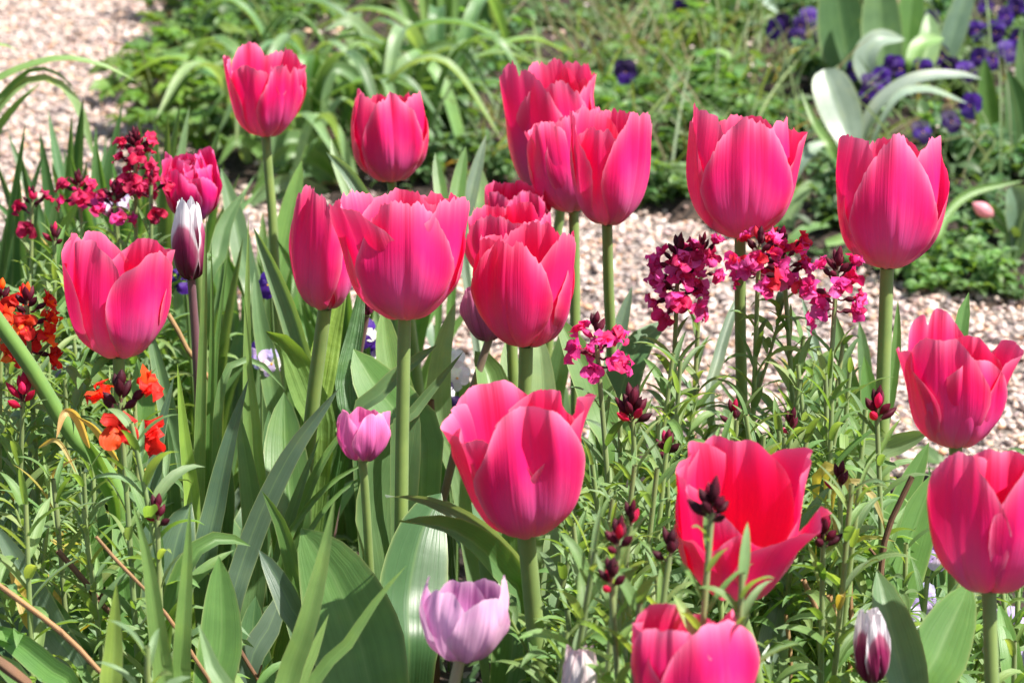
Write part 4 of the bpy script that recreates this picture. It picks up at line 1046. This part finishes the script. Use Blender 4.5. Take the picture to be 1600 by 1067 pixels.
for q in range(44):
    a = random.uniform(0, 6.28); b0 = np.array(day.location) + [random.uniform(-.16, .14), random.uniform(-.12, .12), -.01]
    reach, hg = random.uniform(.12, .28), random.uniform(.09, .18)
    dx, dy = math.cos(a), math.sin(a) * .7
    P = [b0, b0 + [dx * reach * .25, dy * reach * .25, hg * .8], b0 + [dx * reach * .6, dy * reach * .6, hg], b0 + [dx * reach, dy * reach, hg * random.uniform(.3, .75)]]
    mb = MB(); ribbon(mb, P, random.uniform(.016, .027), 'strap', face=(-dx * .4, -dy * .4, 1), fold=.4, nv=7, n=20, crease=.1)
    mb.build("leaf", M['leaf'], day, day.location, color=jit(random.choice((GL, LT, GR, PALE, DK)), .15))
ir = plant("iris_clump", "upright fan of pale green sword leaves at the back beside the day lilies", "clump", (700, 200), 4.25, z=.04)
for pts, w, c in [([(690, 100), (672, 20), (650, -60)], 34, LT), ([(702, 100), (700, 0), (698, -80)], 36, LT), ([(712, 100), (730, 20), (735, -60)], 36, GL), ([(718, 90), (755, -20), (764, 30), (772, 108)], 30, PALE), ([(680, 110), (650, 40), (615, -20)], 24, LT),
                  ([(708, 110), (760, 30), (800, -40)], 26, GR), ([(694, 110), (684, 0), (676, -70)], 30, GR), ([(710, 120), (718, 30), (716, -60)], 30, LT)]:
    leaf(ir, pts, w, 4.25, 4.25, prof='strap', col=c, fold=.3, roll=random.uniform(-.5, .5))
ta = plant("broad_leaf_plant", "huge dark tulip leaves standing among the purple violas at the back", "bulb plant", (1360, 240), 3.95, z=.04)
for pts, w, c, y, kw in [([(1335, 140), (1318, 60), (1300, -60)], 84, DK, 3.95, {}), ([(1380, 130), (1376, 40), (1372, -60)], 66, GL, 3.9, {}), ([(1410, 130), (1420, 40), (1432, -50)], 50, GR, 3.95, {}), ([(1368, 140), (1352, 95), (1372, 62), (1414, 62)], 40, WAX_SHEEN, 3.8, dict(roll=.4)),
                      ([(1430, 120), (1452, 60), (1450, 20)], 40, PALE, 3.9, {}), ([(1420, 110), (1440, 70), (1475, 60)], 30, LT, 3.85, dict(roll=.5)), ([(1460, 110), (1500, 20), (1520, -50)], 40, BL, 3.95, {})]:
    leaf(ta, pts, w, y, y + .05, col=c, **{**dict(fold=.3), **kw})
tb = plant("broad_leaf_plant", "bluish tulip leaves bowing outwards behind the two tallest pink tulips", "bulb plant", (1330, 330), 3.45, z=.03)
for pts, w, c, y, kw in [([(1330, 235), (1318, 190), (1300, 140), (1288, 108)], 66, WAX_SHEEN, 3.45, dict(prof='broad')), ([(1345, 225), (1372, 165), (1430, 125), (1500, 118), (1535, 124)], 30, WAX_SHEEN, 3.5, dict(roll=.8)), ([(1390, 170), (1440, 142), (1512, 162)], 26, WAX_SHEEN, 3.48, dict(roll=1.0)),
                      ([(1300, 235), (1272, 190), (1250, 138)], 14, LT, 3.42, dict(prof='spear')), ([(1212, 350), (1228, 290), (1262, 240), (1316, 222)], 36, WAX_SHEEN, 3.4, dict(roll=.6)), ([(1225, 380), (1250, 310), (1300, 262)], 28, PALE, 3.38, dict(roll=.7)),
                      ([(1340, 230), (1330, 200), (1340, 170)], 12, GL, 3.46, {}), ([(1220, 400), (1260, 360), (1300, 352)], 26, GR, 3.3, dict(roll=.9)), ([(1290, 380), (1320, 370), (1330, 345)], 16, LT, 3.3, {})]:
    leaf(tb, pts, w, y, y + .06, col=c, **{**dict(fold=.3), **kw})
tc_ = plant("broad_leaf_plant", "upright green tulip leaves at the photo edge behind the violas", "bulb plant", (1580, 330), 3.7, z=.03)
for pts, w, c, y in [([(1570, 290), (1545, 180), (1538, 90)], 42, GR, 3.7), ([(1600, 300), (1596, 200), (1575, 110)], 60, DK, 3.66), ([(1610, 280), (1600, 120), (1596, 40)], 40, GL, 3.8), ([(1560, 290), (1545, 240), (1520, 195)], 24, PALE, 3.6), ([(1590, 320), (1540, 270), (1510, 240)], 26, DK, 3.55)]:
    leaf(tc_, pts, w, y, y, col=c, fold=.3)
bp = plant("budding_tulip", "small pale pink tulip bud lying low beside a rounded blue green leaf", "tulip", (1575, 400), 3.2, z=.03)
bl0 = np.array(bp.location)
mb = MB(); e = aty(1553, 338, 3.2); tube(mb, [bl0, aty(1574, 360, 3.2), e], .0032, n=8)
st = mb.build("stem", M['stem'], bp, bl0, color=(.16, .26, .08))
mb = MB(); blob(mb, e, aty(1530, 324, 3.2) - e, .030, .0085, (1, 1, 1), nu=10, nv=10, power=.8); mb.build("bud", M['blush'], bp, bl0, color=(1, .62, .62))
for pts, w, c in [([(1590, 370), (1592, 320), (1580, 290)], 50, BL), ([(1580, 370), (1560, 345), (1545, 320)], 22, GR), ([(1598, 380), (1620, 330), (1640, 290)], 40, GL)]:
    leaf(bp, pts, w, 3.2, 3.2, prof='broad', col=c, fold=.5)
ar = plant("arching_leaf", "long thin leaf arching low from the dark soil beside the pointed tulip", "leaf", (1470, 420), 3.25, z=.02)
leaf(ar, [(1466, 380), (1480, 335), (1520, 300), (1600, 282)], 14, 3.22, 3.3, prof='strap', col=LT, fold=.5)
tp = plant("broad_leaf_plant", "pale bent leaf hanging over at the very top of the picture", "bulb plant", (1160, 160), 4.4, z=.04)
for pts, w, c in [([(1155, 60), (1160, 0), (1180, -20), (1218, 22)], 40, WAX_SHEEN), ([(1130, 60), (1120, 0), (1100, -40)], 30, GR), ([(1180, 60), (1200, -10), (1230, -40)], 40, GL), ([(1100, 80), (1090, 20), (1070, -30)], 24, LT)]:
    leaf(tp, pts, w, 4.4, 4.35, col=c, fold=.3, prof='strap')

# ------------------------------------------------------------------ leafy cover plants (a few shapes, then copies)
def sprig_plant(seed, kind):
    random.seed(seed)
    mb = MB()
    n = {'ovate': 9, 'lobed': 12, 'small': 12}[kind]
    for s in range(n):
        a = random.uniform(0, 6.28); el = random.uniform(.45, 1.35); L = random.uniform(.03, .085) if kind != 'small' else random.uniform(.02, .05)
        P = [np.zeros(3)]
        for k in range(5):
            P.append(P[-1] + dir_(a, el) * L / 5); el -= .10
        P = np.array(P)
        tube(mb, P, .0011, .0008, n=6, nv=5, col=jit((.16, .20, .07), .2))
        tone = random.uniform(.75, 1.3)
        if kind == 'lobed':
            # a lobed leaf: five overlapping leaflets round the stalk's end
            c = tuple(x * tone for x in jit((.11, .21, .045), .15))
            for q in range(5):
                aa = a + (q - 2) * .62
                Ls = .030 * (1 - .12 * abs(q - 2)) * random.uniform(.9, 1.2)
                lance_leaf(mb, P[-1], aa, .25 + random.uniform(-.2, .3), Ls, Ls * .62, .7, c, n=6, nv=5, prof='ovate', fold=.2, wave=.001)
        else:
            for k in range(1, 6):
                f = k / 5
                for sd in (0, 3.1416):
                    base = (.11, .205, .065) if kind == 'ovate' else (.11, .19, .07)
                    c = tuple(x * tone for x in jit(base, .22))
                    Ls = (.030 if kind == 'ovate' else .017) * random.uniform(.75, 1.3) * (1.1 - .35 * f)
                    lance_leaf(mb, P[k], a + sd + k * 1.571 + random.uniform(-.5, .5), random.uniform(.0, .7), Ls, Ls * .58, random.uniform(.3, 1.3), c, n=6, nv=5, prof='ovate', fold=.3, wave=.0008)
    o = mb.build("cover_plant", M['soft_leaf'])
    return o
st_ = random.getstate()
PROTO = {k: [sprig_plant(100 + 7 * i + j, k) for i in range(4)] for j, k in enumerate(('ovate', 'lobed', 'small'))}
random.setstate(st_)
COVER = {'ovate': ("ovate leaved green cover plant hiding the soil of the far bed", "leafy cover plants of the far bed"),
         'lobed': ("fresh yellow green cover plant with lobed leaves in the far bed", "lobed leaved cover plants of the far bed"),
         'small': ("small leaved low cover plant between larger ones in the far bed", "small leaved cover plants of the far bed")}
used = set()
def cover(kind, x, y, z, s, col=(1, 1, 1), label=None, group=None):
    p = random.choice(PROTO[kind])
    if p.name in used: o = p.copy(); C.objects.link(o)
    else: o = p; used.add(p.name)
    o.location = (x, y, z); o.rotation_euler = (random.uniform(-.15, .15), random.uniform(-.15, .15), random.uniform(0, 6.28)); o.scale = (s, s, s * random.uniform(.85, 1.2))
    o.color = (*jit(tuple(c * .80 for c in col), .14), 1)
    lb, g = COVER[kind]
    tag(o, label or lb, "plant", group or g)
    return o
def bed_z(x, y): return .012 + min(max((y - bed_edge(x)) / .8, 0), 1) * .04
k = 0
for i in range(1400):
    y = random.uniform(3.0, 5.6); x = random.uniform(-.62, .26 * y + .12)
    e = bed_edge(x)
    if y < e + .02 or abs(x) > .21 * y + .12: continue
    u = CAMP + 0
    if math.sin(x * 11 + 1.2) * math.sin(y * 9 + x * 3) < -.6: continue                 # gaps where dark soil shows
    d = y * CP + CAM_H * SP; px = 800 + FPX * x / d
    if k > 290: break
    # bare dark soil shows under the edge beside the violas
    if px > 1180 and y < e + .18 and random.random() < .75: continue
    if px < 420: kind, col = random.choice((('lobed', (1.0, 1.05, .9)), ('lobed', (.8, .9, .8)), ('small', (.95, 1, .9))))
    elif px < 800: kind, col = random.choice((('ovate', (.9, .95, 1.0)), ('small', (.9, 1, .9)), ('ovate', (.8, .9, .9))))
    elif px < 1200: kind, col = random.choice((('ovate', (1.1, 1.15, .95)), ('lobed', (1.0, 1.05, .8)), ('ovate', (1.0, 1.1, 1.0)), ('small', (1.0, 1.1, .9))))
    else: kind, col = random.choice((('small', (.8, .95, .9)), ('ovate', (.75, .9, .9)), ('small', (.9, 1, .9))))
    cover(kind, x, y, bed_z(x, y), random.uniform(.75, 1.3), col); k += 1
# a bright yellow green patch by the top, and the spilling leafy corner of the bed by the pale path
for px, py, s in [(1090, 90, 1.0), (1075, 75, .9), (1110, 75, .9), (1100, 60, .8)]:
    p = ground(px, py, .05); cover('lobed', p[0], p[1], .04, s, (1.6, 1.35, .45), "bright yellow green lobed cover plant near the top of the far bed", "bright yellow green cover plants")
for px, py, s in [(235, 165, 1.2), (260, 130, 1.2), (300, 110, 1.2), (250, 200, 1.1), (290, 190, 1.2), (330, 90, 1.2), (330, 160, 1.1), (280, 240, 1.0), (340, 230, 1.0), (360, 60, 1.1), (400, 90, 1.1), (380, 130, 1.1)]:
    p = ground(px, py, .03); cover('lobed', p[0], p[1], .03, s * random.uniform(.9, 1.2), random.choice(((1.15, 1.15, .8), (.8, .95, .8), (1.3, 1.2, .6))), "leafy corner plant with lobed leaves spilling onto the pale path", "plants spilling onto the path corner")
# small seedlings at the foot of the far bed
for px, py, s in [(1440, 440, .9), (1470, 410, 1.0), (1520, 430, .8), (1500, 400, .9), (1560, 420, .8), (1230, 395, .7), (1130, 330, .8), (1060, 310, .9), (1400, 400, .8), (1590, 460, .7), (1280, 395, .5), (1010, 318, .9), (960, 316, .8), (1180, 360, .8), (1330, 405, .7), (1420, 425, .9), (1550, 450, .9), (1490, 445, .7)]:
    p = ground(px, py, .01); cover('ovate' if s > .75 else 'small', p[0], p[1], .005, s * .8, (1.0, 1.1, .9), "small leafy seedling at the foot of the far bed beside the gravel", "seedlings along the gravel")

# thin dry grass standing in the far bed, and short litter on the soil
def thin_grass():
    mb = MB()
    for i in range(800):
        if i < 220: px, py = random.uniform(930, 1230), random.uniform(60, 190)
        else: px, py = random.uniform(380, 1650), random.uniform(-40, 330)
        p = ground(px, py, .03)
        if p[1] < bed_edge(p[0]) + .05: continue
        a = random.uniform(0, 6.28); L = random.uniform(.06, .22); el = random.uniform(.7, 1.45)
        P = [p + [0, 0, -.01]]
        for k in range(5): P.append(P[-1] + dir_(a, el) * L / 5); el -= random.uniform(0, .3)
        c = jit(random.choice(((.18, .24, .08), (.12, .2, .06), (.16, .22, .10), (.26, .22, .12))), .2)
        ribbon(mb, P, random.uniform(.0018, .0042), 'strap', fold=.2, nv=3, n=7, col=c)
    return mb.build("dry_grass", M['soft_leaf'])
tag(thin_grass(), "thin dry and green grass blades standing through the far bed", "grass", kind='stuff')

def low_cover():
    """low tangled leaves and dry litter on the soil of both beds"""
    mb = MB()
    for i in range(5200):
        if i < 2600:
            y = random.uniform(1.3, 2.75); x = random.uniform(-.26, .26) * y + random.uniform(-.05, .05)
            if y > front_edge(x) - .04: continue
            z = .02
        else:
            y = random.uniform(3.1, 5.4); x = random.uniform(-.24, .27) * y
            if y < bed_edge(x) + .0 or x < -.6: continue
            z = bed_z(x, y)
        a = random.uniform(0, 6.28)
        dry = random.random() < .22
        c = jit((.26, .16, .09), .3) if dry else jit(random.choice(((.07, .13, .04), (.10, .18, .05), (.06, .12, .045))), .2)
        L = random.uniform(.02, .05)
        lance_leaf(mb, (x, y, z + (0 if dry else random.uniform(0, .04))), a, random.uniform(-.1, .3) if dry else random.uniform(.1, 1.0), L, L * random.uniform(.15, .4), random.uniform(.2, 1.2), c, n=5, nv=3, prof='ovate')
    return mb.build("ground_cover", M['soft_leaf'])
tag(low_cover(), "low tangled leaves and dry leaf litter over the bed soil", "ground cover", kind='stuff')

# ------------------------------------------------------------------ violas
PUR = [(.026, .006, .095), (.050, .012, .19), (.016, .004, .045)]
def viola(px, y, top, mid, low, label, group, size=.011, face=None, z=0.0):
    p = aty(px[0], px[1], y)
    root = np.array([p[0] + random.uniform(-.02, .02), y + random.uniform(.0, .03), z])
    o = thing("viola", label, "viola", root, group)
    f = nrm(np.array([random.uniform(-.7, .7), -1, random.uniform(.0, .7)]) if face is None else face)
    mb = MB(); tube(mb, [root, root * .4 + p * .6 + [0, .012, .0], p + [0, .010, .004], p - f * .002], .0012, .0009, n=10, nv=6, col=(.12, .2, .05))
    mb.build("stem", M['stem'], o, root)
    A = nrm(np.cross([0, 0, 1], f)); B = np.cross(f, A)
    fl = MB()
    for ang, L, w, c, push in ((.62, 1.05, 1.05, top, -.0012), (-.62, 1.05, 1.05, top, -.0016), (1.75, .95, .85, mid, 0), (-1.75, .95, .85, mid, .0004), (3.1416, 1.05, 1.25, low, .0010)):
        ang += random.uniform(-.1, .1)
        o_ = A * math.sin(ang) + B * math.cos(ang)
        P = [p + f * (push + .0005), p + o_ * size * L * .5 + f * (push + .0016), p + o_ * size * L + f * (push - .0012)]
        ribbon(fl, P, size * w * 1.05, 'round', face=f, fold=random.uniform(-.2, .2), nv=7, n=9, col=jit(c, .2), wave=.0008, waves=1.5)
    hd = fl.build("flower_head", M['velvet'], o, root)
    ey = MB(); blob(ey, p + f * .0006 - np.array([0, 0, .0012]), f, .0022, .0013, (.75, .40, .03), nu=5, nv=6); ey.build("eye", M['velvet'], hd, root)
    return o
VG = "dark purple violas of the far bed"
for i, (px, py) in enumerate([(1250, 40), (1266, 28), (1244, 58), (1286, 60), (1222, 36), (1210, 45), (1442, 78), (1470, 88), (1484, 104), (1526, 48), (1541, 12), (1572, 26), (1588, 12), (1455, 30), (1335, 110), (1362, 130), (1374, 146), (1396, 104), (1516, 165), (1486, 190), (1441, 206),
                               (1510, 112), (1406, 108), (1555, 50), (1355, 150), (1376, 122), (1590, 60), (1500, 20), (1530, 90), (977, 112), (1062, 14), (1440, 110), (1420, 40), (1550, 95), (1575, 80)]):
    y = by(px, py) - .38
    z0 = bed_z(aty(px, py, y)[0], y)
    viola((px, py), y, random.choice(PUR), random.choice(PUR), random.choice(PUR + [(.06, .025, .22)]), "dark purple viola flower among the leaves of the far bed", VG, size=random.uniform(.014, .0175), z=z0)
WH, LV = (.80, .78, .76), (.48, .40, .66)
for i, (px, py, y, a, b, c, lb) in enumerate([
    (690, 612, 2.0, PUR[2], WH, WH, "white viola with dark purple upper petals behind the long bare stem"), (704, 640, 1.98, PUR[2], WH, WH, "white and purple viola nestled behind the bowl tulip"), (668, 652, 1.99, PUR[2], PUR[2], WH, "purple viola with a white lip beside the long bare stem"),
    (692, 682, 1.96, PUR[2], WH, WH, "white whiskered viola just beside the bowl tulip's rim"), (716, 590, 2.05, WH, WH, WH, "plain white viola under the dusky purple tulip"), (708, 568, 2.06, WH, WH, WH, "second plain white viola higher under the dusky purple tulip"),
    (596, 536, 2.1, PUR[1], PUR[1], PUR[1], "purple viola glimpsed behind the flared tulip stem"), (566, 520, 2.1, PUR[1], WH, PUR[1], "purple viola peeping beside the maroon bud's stem"), (600, 562, 2.08, PUR[2], WH, WH, "white and purple viola deep behind the flared tulip stem"),
    (790, 600, 2.0, PUR[2], PUR[2], PUR[2], "almost black viola by the gap petalled tulip's stem"), (100, 590, 1.98, (.30, .24, .50), (.30, .24, .50), LV, "pale lavender viola behind the leaning stalk"), (406, 552, 2.05, PUR[1], LV, LV, "lavender viola between the tall narrow blades"), (422, 566, 2.02, LV, WH, LV, "pale viola low between the tall narrow blades"),
    (420, 444, 2.1, PUR[1], PUR[1], PUR[1], "dark viola behind the narrow split tulip"), (286, 438, 2.15, PUR[1], PUR[1], PUR[1], "dark viola just behind the white and maroon bud"),
    (1580, 975, 1.62, LV, LV, WH, "big pale lavender viola beside the veined tulip's stem"), (1562, 1012, 1.6, LV, LV, LV, "lavender viola lower down by the veined tulip's stem"), (1594, 1045, 1.58, LV, PUR[1], LV, "lavender viola cut by the corner of the picture"),
    (1440, 935, 1.66, LV, LV, LV, "lavender viola between the folded leaf and the veined tulip"), (1424, 972, 1.64, LV, WH, LV, "pale lavender viola beside the folded leaf's edge"), (1390, 868, 1.72, (.32, .20, .55), LV, LV, "lilac viola above the folded broad leaf"),
    (1466, 866, 1.7, (.32, .20, .55), LV, LV, "lilac viola tucked against the veined tulip"), (1256, 1022, 1.66, PUR[1], PUR[1], LV, "purple viola under the yellowing shoots"), (1248, 1050, 1.64, PUR[1], PUR[1], PUR[1], "deep purple viola at the bottom under the shoots"),
    (1350, 1058, 1.66, PUR[1], PUR[1], PUR[1], "deep purple viola at the bottom beside the white and maroon bud"), (1280, 1040, 1.64, PUR[1], LV, PUR[1], "purple viola with lavender middle at the bottom"), (1050, 700, 1.9, PUR[1], PUR[1], PUR[1], "purple viola in shade behind the blown open tulip")]):
    viola((px, py), y, a, b, c, lb, "violas in the front bed", size=random.uniform(.010, .0125))

# ------------------------------------------------------------------ dry twigs, broken stems, yellowed leaves
TAN, BRN = (.36, .22, .11), (.20, .11, .07)
for lb, pts, y, r, c in [("tan dry twig with side stubs slanting up under the spear leaves", [(330, 1090), (317, 1051), (273, 978), (230, 924), (187, 881), (150, 838)], 1.5, .0015, TAN),
                         ("brown dry twig slanting down from the edge of the picture", [(190, 1100), (157, 1051), (110, 1000), (70, 967), (-10, 908)], 1.46, .0021, TAN),
                         ("thick brown branch stub in the corner", [(60, 1110), (30, 1060), (-20, 1020)], 1.42, .0040, BRN), ("brown woody stem among the dry leafy shoots", [(180, 980), (155, 940), (130, 905), (90, 860)], 1.58, .0024, BRN),
                         ("thin reddish twig between the dark broad leaves", [(412, 1090), (398, 1055), (375, 1015), (358, 985)], 1.55, .0017, BRN), ("broken brown stalk standing up by the veined tulip", [(1376, 900), (1392, 815), (1408, 780), (1425, 745)], 1.60, .0024, BRN),
                         ("dry tan stalk behind the pink open tulip", [(330, 610), (300, 560), (280, 520), (262, 490)], 1.95, .0026, TAN), ("snapped hollow stalk among the white violas", [(676, 700), (674, 670), (672, 625)], 1.9, .0040, BRN),
                         ("yellow dry wallflower stem low under the blown tulip", [(1310, 1100), (1295, 1010), (1275, 950), (1255, 905)], 1.53, .0022, TAN), ("straight dry stem rising among the shoots", [(1326, 1090), (1330, 980), (1328, 880), (1330, 830)], 1.55, .0018, TAN),
                         ("short dry stem beside the straight one", [(1300, 1080), (1310, 1000), (1296, 930)], 1.52, .0026, TAN), ("tan stem bending towards the purple violas", [(1232, 1100), (1236, 1040), (1228, 960)], 1.55, .0018, TAN)]:
    P = [aty(a, b, y) for a, b in pts]
    if P[0][2] > .02: P = [np.array([P[0][0] + (P[0][0] - P[1][0]) * .5, y, 0])] + P
    o = thing("dry_twig", lb, "twig", P[0], "dry twigs in the front bed")
    mb = MB(); tube(mb, P, r, r * .7, n=26, nv=8, rough=.08)
    S = spline(P, 26)
    for q in range(3):
        k0 = random.randint(9, 22); tube(mb, [S[k0], S[k0] + np.array([random.uniform(-.01, .01), -.003, random.uniform(.004, .012)])], r * .5, r * .35, n=4, nv=5)
    mb.build("stem", M['twig'], o, P[0], color=jit(c, .1))
yl = plant("yellowed_plant", "curling yellow leaves drooping from a fading shoot beside the blown tulip", "plant", (1300, 900), 1.64)
for pts, w, c in [([(1275, 790), (1285, 735), (1312, 732), (1340, 798)], 20, (.42, .34, .09)), ([(1300, 800), (1320, 750), (1360, 770), (1386, 836)], 14, (.40, .34, .12)), ([(1330, 870), (1360, 840), (1400, 846)], 9, (.36, .32, .10)), ([(1290, 780), (1300, 740), (1330, 745)], 12, (.3, .3, .08)), ([(1215, 1010), (1240, 1006), (1266, 1018)], 10, (.3, .3, .1))]:
    leaf(yl, pts, w, 1.62, 1.60, prof='lance', col=c, fold=.3, roll=.5, mat=M['soft_leaf'])
y2 = plant("yellowed_plant", "shrivelled straw coloured leaf hooked over the leaning stalk", "plant", (120, 760), 1.66)
for pts, w, c in [([(140, 700), (120, 650), (100, 645), (88, 685)], 16, (.50, .36, .16)), ([(185, 720), (150, 670), (120, 650)], 14, (.48, .38, .14)), ([(60, 700), (90, 690), (120, 740)], 8, (.45, .36, .12)), ([(75, 790), (85, 740), (120, 715)], 8, (.42, .30, .14))]:
    leaf(y2, pts, w, 1.66, 1.64, prof='lance', col=c, fold=.6, roll=.4, mat=M['soft_leaf'], ext=False)
